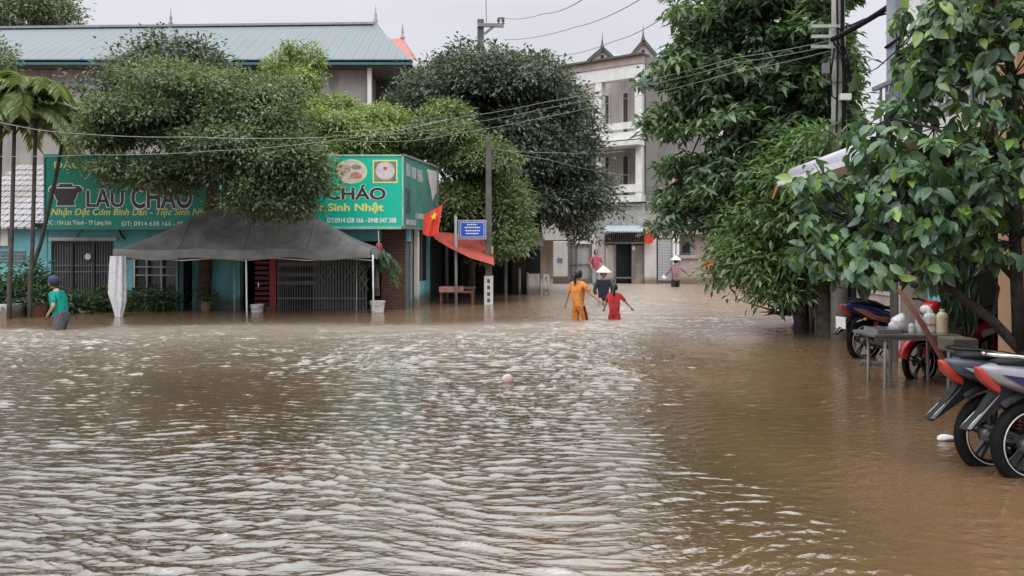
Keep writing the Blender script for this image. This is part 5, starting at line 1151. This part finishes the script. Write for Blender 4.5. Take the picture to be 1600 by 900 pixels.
    m = MB(); m.prism([(-.24, .68), (-.12, .66), (-.20, .55), (-.47, .385), (-.50, .40), (-.40, .48)], -.03, .03); m.build('splash_flap', M_blackgl, **kw)
    m = MB(); m.prism([(-.27, .60), (-.245, .62), (-.46, .40), (-.49, .405)], -.033, -.028); m.prism([(-.27, .60), (-.245, .62), (-.46, .40), (-.49, .405)], .028, .033); m.build('flap_trim', M_chrome, **kw)
    if plate:
        q = MB(); c0 = Vector((-.36, 0, .50)); q.box(-.392, -.384, -.095, .095, .47, .63); q.build('licence_plate', mat('plate_white', (.78, .79, .8), .4), **kw)
    # bodywork
    loft([(-.36, .03, .76, .80), (-.28, .065, .69, .82), (-.12, .105, .63, .82), (.10, .13, .54, .79), (.32, .135, .46, .71), (.50, .11, .42, .66), (.60, .07, .44, .60)]).build('side_fairing', paint, t, smooth=True, local=True)
    loft([(-.27, .05, .81, .835), (-.12, .10, .80, .86), (.12, .13, .765, .845), (.28, .13, .72, .775), (.46, .115, .70, .755), (.62, .07, .66, .72)]).build('seat', mat('seat_vinyl', (.014, .014, .016), .6, .15, 12, spec=.25), t, smooth=True, local=True)
    m = MB(); 
    for y in (-1, 1): m.tube([(.10, y * .14, .80), (-.02, y * .135, .85), (-.18, y * .11, .875), (-.31, y * .05, .88), (-.33, 0, .88)], .012, 8)
    m.build('grab_rail', accent[1], t, smooth=True, local=True)
    m = MB(); 
    for y in (-1, 1): m.add([(-.27, y * .077, .755), (-.12, y * .108, .735), (.05, y * .131, .70), (.34, y * .139, .60), (.30, y * .139, .53), (0, y * .134, .60), (-.20, y * .090, .68)], [(0, 1, 2, 3, 4, 5)])
    m.build('side_stripe', accent[0], **kw)
    loft([(-.405, .012, .775, .80), (-.385, .028, .72, .80), (-.32, .037, .665, .775), (-.25, .034, .61, .71), (-.21, .02, .59, .64)]).build('tail_light', mat('tail_light_red', (.42, .04, .025), .22, .1), t, smooth=True, local=True)
    for y in (-1, 1):
        MB().sphere((-.10, y * .135, .60), .026, sc=(1.2, .8, .8)).build('indicator', mat('amber_lens', (.75, .28, .04), .25), t, smooth=True, local=True)
    # front end
    f = MB()
    for y in (-.075, .075): f.tube([(1.21, y, R_), (1.07, y, .68), (1.02, y * .6, .83)], [.022, .024, .024], 10)
    f.build('fork', M_alu, t, smooth=True, local=True)
    m = MB(); n = 14; vs = []; fs = []
    for i in range(n + 1):
        a_ = math.radians(10 + 140 * i / n); r = R_ + .03
        for y, dr in ((-.06, -.03), (-.045, .01), (0, .02), (.045, .01), (.06, -.03)): vs.append((1.21 + (r + dr) * math.cos(a_), y, R_ + (r + dr) * math.sin(a_)))
    for i in range(n):
        for k in range(4): a2 = i * 5 + k; fs.append((a2, a2 + 1, a2 + 6, a2 + 5))
    m.add(vs, fs).build('front_mudguard', red_shield or paint, t, smooth=True, local=True)
    m = MB()
    for y in (-1, 1): m.add([(1.00, y * .03, .86), (1.08, y * .10, .72), (1.00, y * .20, .62), (.92, y * .23, .40), (.84, y * .20, .22), (.74, y * .14, .24), (.80, y * .12, .42), (.90, y * .05, .64)], [(0, 1, 2, 3, 4, 5, 6, 7)])
    sh = m.build('leg_shield', red_shield or paint, **kw); so = sh.modifiers.new('thick', 'SOLIDIFY'); so.thickness = .012
    loft([(.93, .05, .80, .94), (.98, .10, .80, .99), (1.06, .10, .80, .98), (1.12, .07, .82, .94)]).build('handlebar_cover', red_shield or paint, t, smooth=True, local=True)
    MB().sphere((1.11, 0, .885), .068, sc=(.6, 1.2, .8)).build('headlight', mat('lamp_glass', (.7, .72, .75), .1), t, smooth=True, local=True)
    m = MB()
    for y in (-1, 1): m.tube([(1.0, y * .05, .95), (.97, y * .18, .99), (.92, y * .33, .99)], .013, 8)
    hb = m.build('handlebar', M_black, t, smooth=True, local=True)
    for y in (-1, 1):
        mm = MB(); mm.tube([(.97, y * .20, .99), (.98, y * .25, 1.12)], .007, 6); mm.sphere((.97, y * .27, 1.16), .055, sc=(.3, 1.15, .75)); mm.build('mirror', M_blackgl, t, smooth=True, local=True)
        MB().sphere((.952, y * .27, 1.16), .045, sc=(.1, 1.1, .7)).build('mirror_glass', M_chrome, t, local=True)
    return t
pal_grey = mat('bike_grey_blue', (.055, .058, .085), .28, .05); sil = mat('bike_silver', (.48, .48, .52), .28, .05, metal=.3)
def put(b, x, y, z, deg, lean=0): b.location = (x, y, z); b.rotation_euler = (math.radians(lean), 0, math.radians(deg))
b1 = motorbike('dark grey motorbike parked in the water, behind the silver one, tail toward the road', pal_grey, (sil, M_blackgl)); q = P(1550, 678, 5.55); put(b1, q.x, 5.55, -.065, 8)
b2 = motorbike('silver tailed motorbike nearest the camera at the right edge', mat('bike_silver_grey', (.30, .30, .34), .3, .08, 8, metal=.2), (mat('bike_navy', (.012, .018, .085), .25, .05), M_chrome)); q = P(1608, 690, 5.28); put(b2, q.x, 5.28, -.07, 10)
blue = mat('bike_navy', (.012, .018, .085), .25, .05)
b3 = motorbike('navy blue motorbike with a white licence plate beside the pale pole', blue, (mat('bike_orange', (.30, .12, .07), .4), M_blackgl), plate=True, red_shield=blue); q = P(1350, 520, 11.0); put(b3, q.x, 11.0, -.06, 18)
redp = mat('bike_red', (.50, .02, .02), .25, .05)
b4 = motorbike('red motorbike partly hidden behind the table of jugs', redp, (M_white, M_chrome), red_shield=redp); put(b4, 5.84, 9.81, -.10, 205)
b5 = copy_tree(b3); b5['label'] = 'dark motorbike seen from behind between the tree trunks'; put(b5, X(1271, 15.3), 15.3, -.25, 80); 
for o in (b1, b2, b3, b4, b5): o['group'] = 'motorbikes parked along the right side'

# ------------------------------------------------------------------ vendor table with jugs
def vendor_table():
    d = 8.6; x0, x1 = X(1366, d), X(1502, d); z = Z(525, d)
    t = thing('table', 'narrow steel framed table holding jugs at the flooded roadside', 'table', ((x0 + x1) / 2, d, 0))
    MB().box(x0, x1, d, d + .55, z - .018, z + .012).build('tabletop', mat('table_grey', (.16, .15, .14), .5, .15, 4), t, bevel=.004)
    f = MB(); f.box(x0 + .02, x1 - .02, d + .01, d + .035, z - .05, z - .02); f.box(x0 + .02, x1 - .02, d + .5, d + .525, z - .05, z - .02); f.build('frame', M_frame, t)
    for (x, y) in ((x0 + .13, d + .03), (x0 + .16, d + .5), (x1 - .12, d + .03), (x1 - .1, d + .5)): MB().tube([(x, y, -.4), (x, y, z - .02)], .018, 8).build('leg', mat('leg_steel', (.30, .28, .27), .4, stain=.4), t, smooth=True)
    MB().tube([(x0 + .20, d + .06, -.4), (x0 + .20, d + .06, z - .02)], .018, 8).build('brace', M_frame, t)
    tp = z + .013
    tr = MB(); X0 = X(1368, d)
    a_, b_ = X(1376, d), X(1412, d); tr.box(a_, b_, d + .06, d + .4, tp, tp + .008); tr.box(a_, b_, d + .055, d + .068, tp, tp + .05); tr.box(a_, b_, d + .395, d + .408, tp, tp + .05); tr.box(a_ - .006, a_ + .006, d + .06, d + .4, tp, tp + .05); tr.box(b_ - .006, b_ + .006, d + .06, d + .4, tp, tp + .05)
    setp(tr.build('tray', M_frame, None, at=(a_, d + .2, tp)), 'shallow grey tray on the left end of the steel table', 'tray')
    def jug(px, r, h, mm, lab, cap=M_white, yy=.2, band=None, cat='jug'):
        c = Vector((X(px, d + yy), d + yy, tp)); q = thing('jug', lab, cat, tuple(c))
        MB().lathe([(0, 0), (r * .9, 0), (r, .02), (r, h * .72), (r * .85, h * .82), (r * .4, h * .9), (r * .4, h * .95), (0, h * .95)], c, 18).build('body', mm, q, smooth=False)
        MB().lathe([(r * .46, h * .9), (r * .46, h), (0, h)], c, 14).build('cap', cap, q)
        if band: MB().lathe([(r * 1.01, h * .3), (r * 1.01, h * .42)], c, 18).build('band', band, q)
    jw = mat('milky_plastic', (.62, .62, .60), .4, .06); jc = mat('beer_plastic', (.62, .54, .38), .4, .08, 3)
    jug(1437, .045, .19, jw, 'slim white jug leftmost of the three on the table'); jug(1453, .065, .25, jw, 'white jug with a pink band in the middle of the table', band=mat('pink_band', (.65, .2, .16), .5)); jug(1472, .058, .265, jc, 'cream jug rightmost on the table with yellowish bottom', mat('cream_cap', (.6, .55, .42), .5), yy=.12)
    jug(1424, .035, .11, M_white, 'small white tub with flat lid on the table', cat='tub')
    c = Vector((X(1404, d + .25), d + .25, tp)); q = thing('plastic_bag', 'crumpled white plastic bag behind the tray on the table', 'bag', tuple(c))
    m = MB(); m.sphere(c + Vector((0, 0, .085)), .10, 18, 12, (1.0, .7, 1)); m.v = [(x + .016 * math.sin(60 * z_ + 31 * x), y, z_ + .02 * math.sin(47 * x + 20 * y)) for x, y, z_ in m.v]; m.tube([c + Vector((.02, 0, .14)), c + Vector((.05, 0, .21))], [.05, .02], 8); m.build('body', mat('bag_white', (.72, .72, .74), .4, .1, 20, bump=.5), q, smooth=True)
    b_ = box_thing('boundary_pole', '', '', 0, 0, 1, 1, 1, 1, M_wood); bpy.data.objects.remove(b_)
    st = MB().tube([P(1404, 452, 8.3), P(1440, 505, 8.2), P(1500, 606, 8.1), P(1512, 630, 8.1)], [.022, .028, .03, .03], 8).build('wooden_pole', mat('red_brown_wood', (.30, .13, .09), .7, .15, 7), None, smooth=True, at=tuple(P(1500, 606, 8.1))); setp(st, 'reddish wooden pole leaning diagonally across the steel table', 'pole')
vendor_table()

# small things on the right
c = P(1533, 516, 8.0); t = thing('bucket', 'blue bucket on the doorstep behind the parked motorbikes', 'bucket', (c.x, c.y, .165)); c.z = .165
MB().lathe([(0, 0), (.075, 0), (.095, .17), (.10, .17), (.10, .15), (.08, .02), (0, .02)], c, 16).build('body', mat('blue_plastic', (.03, .10, .28), .4), t); MB().tube([c + Vector((.095 * math.cos(PI * i / 8), -.1, .16 - .05 * math.sin(PI * i / 8))) for i in range(9)], .004, 5).build('handle', M_frame, t)
p = MB(); p.tube([P(1264, 431, 15.0), P(1265, 476, 15.0), P(1265, 520, 15.0)], .055, 10); setp(p.build('white_pipe', M_white, None, smooth=True, at=tuple(P(1265, 510, 15.0))), 'upright white pipe behind the dark motorbike under the trees', 'pipe')
m = MB(); [m.box(X(1338, 10.4) + k * .11, X(1338, 10.4) + k * .11 + .08, 10.15, 10.35, -.01, .035) for k in range(3)]; m.box(X(1336, 10.4), X(1373, 10.4), 10.2, 10.28, .012, .045)
setp(m.build('wooden_pallet', M_concd, None, at=(X(1350, 10.2), 10.25, 0)), 'dark slatted wooden piece floating beside the navy motorbike', 'pallet')
o = box_thing('planting_box', 'light concrete planter box in front of the doorstep', 'planter', 1490, 530, 1530, 552, 7.6, .3, M_conc)
def float_bag(px, py, r, name, label, m_, sc):
    c = W(px, py); m = MB(); m.sphere(c + Vector((0, 0, r * .35)), r, 16, 10, sc); m.v = [(x + .18 * r * math.sin(9 / r * .2 * z_ + 31 * x), y + .1 * r * math.sin(40 * x), z_ + .16 * r * math.sin(38 * x + 27 * y)) for x, y, z_ in m.v]
    setp(m.build(name, m_, None, smooth=True, at=tuple(c)), label, 'litter')
float_bag(793, 597, .065, 'plastic_bag', 'pale pink plastic bag floating in the middle of the flooded road', mat('bag_pink', (.55, .42, .38), .4, .15, 20), (.9, .5, .9))
float_bag(1478, 689, .055, 'plastic_bag', 'white plastic scrap floating beside the parked motorbikes wheel', mat('bag_white', (.72, .72, .74), .4), (1.3, .6, .45))
for px, py in ((360, 683), (548, 608)): float_bag(px, py, .018, 'leaf_litter', 'tiny pinkish scrap on the water ' + ('left of centre, nearer the camera' if px == 360 else 'left of the floating pink bag'), mat('scrap', (.5, .25, .2), .6), (1.6, .6, .4))

# ------------------------------------------------------------------ people
def skin_mesh(name, verts, edges, radii, m, parent, sub=2, root=0):
    me = bpy.data.meshes.new(name); me.from_pydata([tuple(v) for v in verts], edges, []); o = bpy.data.objects.new(name, me); col.objects.link(o)
    sk = o.modifiers.new('skin', 'SKIN'); sk.use_smooth_shade = True
    for i, r in enumerate(radii):
        sv = me.skin_vertices[0].data[i]; sv.radius = r if isinstance(r, tuple) else (r, r); sv.use_root = (i == root)
    s = o.modifiers.new('sub', 'SUBSURF'); s.levels = sub; s.render_levels = sub
    bpy.context.view_layer.update(); dg = bpy.context.evaluated_depsgraph_get()
    nm = bpy.data.meshes.new_from_object(o.evaluated_get(dg)); bpy.data.objects.remove(o)
    nm.materials.clear(); nm.materials.append(m); o = bpy.data.objects.new(name, nm); col.objects.link(o); o.parent = parent; return o
def join_into(o, mbs):                                # add extra closed pieces (head, fingers) to the body mesh
    bm = bmesh.new(); bm.from_mesh(o.data)
    for mb in mbs:
        vs = [bm.verts.new(v) for v in mb.v]
        for f in mb.f:
            try: bm.faces.new([vs[i] for i in f]).smooth = True
            except ValueError: pass
    bm.to_mesh(o.data); bm.free()

def person(label, px, py, d, deg, H, depth, J, shirt, pants, hair=None, hat=None, hairstyle='short', sleeves=.5, pant_len=.9, skin=(.42, .25, .17), stoop=0.0, slim=1.0):
    """J: wrist and elbow targets for left/right (x right, y forward, z) as fractions of H; forward +y local"""
    loc = (X(px, d), d, 0); t = thing('person', label, 'person', loc, math.radians(deg)); z0 = -depth
    sk = mat('skin_%.2f' % skin[0], skin, .55, .04, 8)
    def h(x, y, z): return Vector((x * H, y * H + stoop * max(0, z - .5) * H, z0 + z * H))
    pel = h(0, 0, .52); waist = h(0, 0, .60); chest = h(0, 0, .72); neck = h(0, 0.0, .825); nk2 = h(0, .005, .86)
    V = [pel, waist, chest, neck, nk2]; E = [(0, 1), (1, 2), (2, 3), (3, 4)]; Rr = [(.075 * H * slim, .055 * H), (.065 * H * slim, .055 * H), (.085 * H * slim, .06 * H), (.036 * H, .036 * H), (.032 * H, .032 * H)]
    shp, shr, ppp, ppr = [], [], [], []; fing = []; limbs = {}
    for s, k in ((-1, 'L'), (1, 'R')):
        sh = h(s * .098 * slim, 0, .798); el = h(*J['el' + k]); wr = h(*J['wr' + k]); hd = wr + (wr - el).normalized() * .045 * H
        i = len(V); V += [sh, el, wr, hd]; E += [(2, i), (i, i + 1), (i + 1, i + 2), (i + 2, i + 3)]; Rr += [(.034 * H, .034 * H), (.023 * H, .023 * H), (.015 * H, .015 * H), (.020 * H, .012 * H)]
        dirn = (hd - wr).normalized(); sd_ = dirn.cross(Vector((0, 1, .2))).normalized(); dn = dirn.cross(sd_)
        for q, ln in ((-1.5, .036), (-.5, .043), (.5, .045), (1.5, .038)):
            a_ = hd + sd_ * q * .0095 * H; fing.append(MB().tube([a_ - dirn * .01 * H, a_ + dirn * ln * H * .5, a_ + dirn * ln * H * .9 + dn * .012 * H], [.0052 * H, .0048 * H, .0035 * H], 6))
        fing.append(MB().tube([wr + dirn * .012 * H, wr + dirn * .03 * H - sd_ * .02 * H * s, wr + dirn * .052 * H - sd_ * .026 * H * s], [.0065 * H, .0058 * H, .004 * H], 6))
        limbs[k] = (sh, el, wr)
        hip = h(s * .055, 0, .49); kn = h(*J['kn' + k]); an = h(*J['an' + k]); toe = an + Vector((0, .10 * H, -.03 * H))
        i = len(V); V += [hip, kn, an, toe]; E += [(0, i), (i, i + 1), (i + 1, i + 2), (i + 2, i + 3)]; Rr += [(.055 * H, .055 * H), (.034 * H, .036 * H), (.022 * H, .024 * H), (.022 * H, .014 * H)]
        limbs['leg' + k] = (hip, kn, an)
    body = skin_mesh('body', V, E, Rr, sk, t)
    hc = h(0, .012, .925); hr = .062 * H
    head = MB(); head.sphere(hc, hr, 20, 14, (.82, .95, 1.12)); 
    nv = []
    for v in head.v:                                   # chin, brow, nose
        x, y, z = v[0] - hc.x, v[1] - hc.y, v[2] - hc.z
        if z < -.3 * hr: k_ = 1 - .32 * min(1, (-z / hr - .3) / .8); x *= k_; y = y * (k_ if y < 0 else 1)
        if y > .7 * hr and abs(x) < .16 * hr and -.35 * hr < z < .05 * hr: y += .22 * hr
        nv.append((x + hc.x, y + hc.y, z + hc.z))
    head.v = nv
    ears = MB(); [ears.sphere(hc + Vector((s * .80 * hr, 0, -.05 * hr)), .22 * hr, 8, 6, (.4, .8, 1.2)) for s in (-1, 1)]
    join_into(body, [head, ears] + fing)
    for s in (-1, 1): MB().sphere(hc + Vector((s * .32 * hr, .86 * hr, .02 * hr)), .10 * hr, 8, 6, (1.3, .5, .7)).build('eye', mat('eye_dark', (.03, .02, .02), .3), t, local=True)
    MB().sphere(hc + Vector((0, .84 * hr, -.52 * hr)), .2 * hr, 8, 6, (1.2, .4, .3)).build('mouth', mat('lips', (.35, .12, .10), .5), t, local=True)
    # shirt
    Vs = [h(0, 0, .43), waist, chest, h(0, 0, .80), h(0, 0, .835)]; Es = [(0, 1), (1, 2), (2, 3), (3, 4)]; Rs = [(.118 * H * slim, .084 * H), (.098 * H * slim, .08 * H), (.102 * H * slim, .090 * H), (.062 * H, .058 * H), (.040 * H, .042 * H)]
    for k in 'LR':
        sh, el, wr = limbs[k]; i = len(Vs); end = sh.lerp(el, min(1, sleeves * 2)) if sleeves <= .5 else el.lerp(wr, (sleeves - .5) * 2)
        Vs += [sh] + ([el] if sleeves > .5 else []) + [end]; Es.append((2, i)); Es.append((i, i + 1)); Rs += [(.042 * H, .042 * H)] + ([(.034 * H,) * 2] if sleeves > .5 else []) + [(.036 * H,) * 2 if sleeves <= .5 else (.024 * H,) * 2]
        if sleeves > .5: Es.append((i + 1, i + 2))
    skin_mesh('shirt', Vs, Es, Rs, shirt, t, root=1)
    Vp = [h(0, 0, .60), h(0, 0, .49)]; Ep = [(0, 1)]; Rp = [(.10 * H * slim, .08 * H), (.112 * H * slim, .092 * H)]
    for k in 'LR':
        hip, kn, an = limbs['leg' + k]; i = len(Vp)
        if pant_len <= .5: Vp += [hip, hip.lerp(kn, pant_len * 2)]; Ep += [(1, i), (i, i + 1)]; Rp += [(.070 * H,) * 2, (.062 * H,) * 2]
        else: Vp += [hip, kn, kn.lerp(an, (pant_len - .5) * 2)]; Ep += [(1, i), (i, i + 1), (i + 1, i + 2)]; Rp += [(.072 * H,) * 2, (.054 * H,) * 2, (.048 * H,) * 2]
    skin_mesh('trousers', Vp, Ep, Rp, pants, t, root=1)
    hm = hair or mat('black_hair', (.015, .012, .012), .5)
    hb = MB(); hb.sphere(hc + Vector((0, -.10 * hr, .10 * hr)), hr * 1.07, 18, 12, (.90, .98, 1.12)); hb.v = [(x, min(y, hc.y + .52 * hr + (z - hc.z) * .15), z if z > hc.z - .75 * hr else hc.z - .75 * hr) for x, y, z in hb.v]
    if hairstyle == 'pony': hb.tube([hc + Vector((0, -.95 * hr, .25 * hr)), hc + Vector((0, -1.5 * hr, -.2 * hr)), hc + Vector((.01, -1.35 * hr, -1.5 * hr)), hc + Vector((0, -1.15 * hr, -2.5 * hr))], [.25 * hr, .42 * hr, .36 * hr, .1 * hr], 10)
    if hairstyle == 'long': hb.tube([hc + Vector((0, -.5 * hr, .1 * hr)), hc + Vector((0, -.8 * hr, -1.2 * hr)), hc + Vector((0, -.75 * hr, -2.6 * hr))], [.8 * hr, .75 * hr, .3 * hr], 12)
    hb.build('hair', hm, t, smooth=True, local=True)
    if hat == 'cone':
        straw = mat('pale_straw', (.72, .64, .56), .8, .06, 10)
        MB().lathe([(.002, .15 * H * .85), (.05 * H, .105 * H * .85), (.10 * H, .055 * H * .85), (.135 * H, .012 * H), (.137 * H, .004 * H), (.128 * H, .008 * H), (.05 * H, .08 * H * .85), (.002, .13 * H * .85)], hc + Vector((0, 0, .022 * H)), 28).build('conical_hat', straw, t, smooth=False, local=True)
    if hat == 'cap':
        c = mat('navy_cap', (.035, .04, .11), .7); m = MB(); m.lathe([(1.0 * hr, -.02), (1.06 * hr, .1 * hr), (1.0 * hr, .6 * hr), (.7 * hr, 1.0 * hr), (.3 * hr, 1.2 * hr), (.001, 1.24 * hr)], hc + Vector((0, -.05 * hr, .25 * hr)), 20)
        m.add([tuple(hc + Vector((x * hr, y * hr, z * hr))) for x, y, z in ((-.85, .55, .38), (-.6, 1.55, .22), (0, 1.85, .2), (.6, 1.55, .22), (.85, .55, .38), (0, .8, .5))], [(0, 1, 2, 5), (5, 2, 3, 4)]); m.build('cap', c, t, smooth=False, local=True)
    return t, h, H
walk = dict(knL=(-.06, .02, .27), anL=(-.06, -.04, .04), knR=(.06, .10, .28), anR=(.06, .02, .04))
stand = dict(knL=(-.06, .01, .27), anL=(-.065, 0, .04), knR=(.06, .02, .27), anR=(.065, 0, .04))
teal = mat('teal_shirt', (.0, .30, .24), .85, .16, 7, bump=1, bscale=9); org = mat('orange_cloth', (.66, .24, .05), .85, .16, 7, bump=1, bscale=9); redc = mat('red_cloth', (.50, .03, .04), .85, .2, 7, bump=1, bscale=9)
person('woman in teal t-shirt and navy cap wading before the barred window', 97, 515, 14.76, 88, 1.52, .54, dict(walk, elL=(-.135, -.01, .65), wrL=(-.08, .10, .56), elR=(.135, -.01, .65), wrR=(.06, .10, .54)), teal, mat('checked_shorts', (.05, .05, .06), .8, .15, 30, c2=(.12, .12, .14)), hat='cap', hairstyle='short', sleeves=.42, pant_len=.5, stoop=.22, skin=(.55, .34, .25))
tp_, hh, Hp = person('girl in orange shirt and shorts with a dark ponytail holding out her hand', 903, 500, 16.6, -48, 1.44, .38, dict(walk, elL=(-.17, -.03, .64), wrL=(-.22, -.02, .51), elR=(.20, .06, .65), wrR=(.32, .14, .55)), org, org, hairstyle='pony', sleeves=.42, pant_len=.62)
s = MB(); s.bar(hh(.117, .0, .48), hh(.108, .08, .26), .035, .012, (1, 0, 0)); s.build('side_stripe', M_blackgl, tp_, local=True)
person('person in dark cardigan and pale conical hat behind the child in red', 943, 477, 21.0, 176, 1.50, .56, dict(stand, elL=(-.16, .06, .64), wrL=(-.12, .12, .54), elR=(.16, .06, .64), wrR=(.13, .14, .54)), mat('dark_cardigan', (.018, .02, .035), .85, .1), mat('pale_trousers', (.5, .44, .42), .8), hat='cone', sleeves=.92, pant_len=.9)
person('child in red shirt and shorts seen from behind with one arm out', 960, 499, 16.9, -18, 1.22, .46, dict(stand, elL=(-.15, .05, .66), wrL=(-.20, .12, .56), elR=(.19, .03, .68), wrR=(.27, .06, .59)), redc, redc, hairstyle='pony', sleeves=.48, pant_len=.6)
tp_, hh, Hp = person('distant person in mauve shirt and pale conical hat wading away near the pink wall', 1056, 448, 31.0, 2, 1.58, .46, dict(walk, elL=(-.17, .03, .66), wrL=(-.24, .08, .58), elR=(.20, .02, .69), wrR=(.31, .05, .60)), mat('mauve_shirt', (.32, .20, .22), .85), mat('dark_shorts', (.03, .03, .04), .8), hat='cone', sleeves=.92, pant_len=.6)
c = tp_.matrix_world @ hh(-.27, .10, .54) if False else Vector(tp_.location) + hh(-.27, .10, .53)
t = thing('carried_bag', 'small white bag in the left hand of the distant person in mauve', 'bag', tuple(c)); MB().lathe([(0, -.12), (.10, -.10), (.11, -.02), (.05, .06), (.0, .08)], c, 12).build('body', M_white, t, smooth=True); MB().tube([c + Vector((.03 * math.cos(a_), 0, .08 + .05 * math.sin(a_))) for a_ in [PI * i / 8 for i in range(9)]], .006, 5).build('handle', M_white, t)
person('small distant person in pink shirt beside the pale grey gate', 931, 445, 32.5, 185, 1.56, .12, dict(stand, elL=(-.17, .04, .66), wrL=(-.14, .12, .56), elR=(.17, .04, .66), wrR=(.14, .12, .56)), mat('pink_shirt', (.55, .12, .18), .85, .15, 6), mat('grey_trousers', (.45, .46, .50), .8), hairstyle='short', sleeves=.5, pant_len=.9)
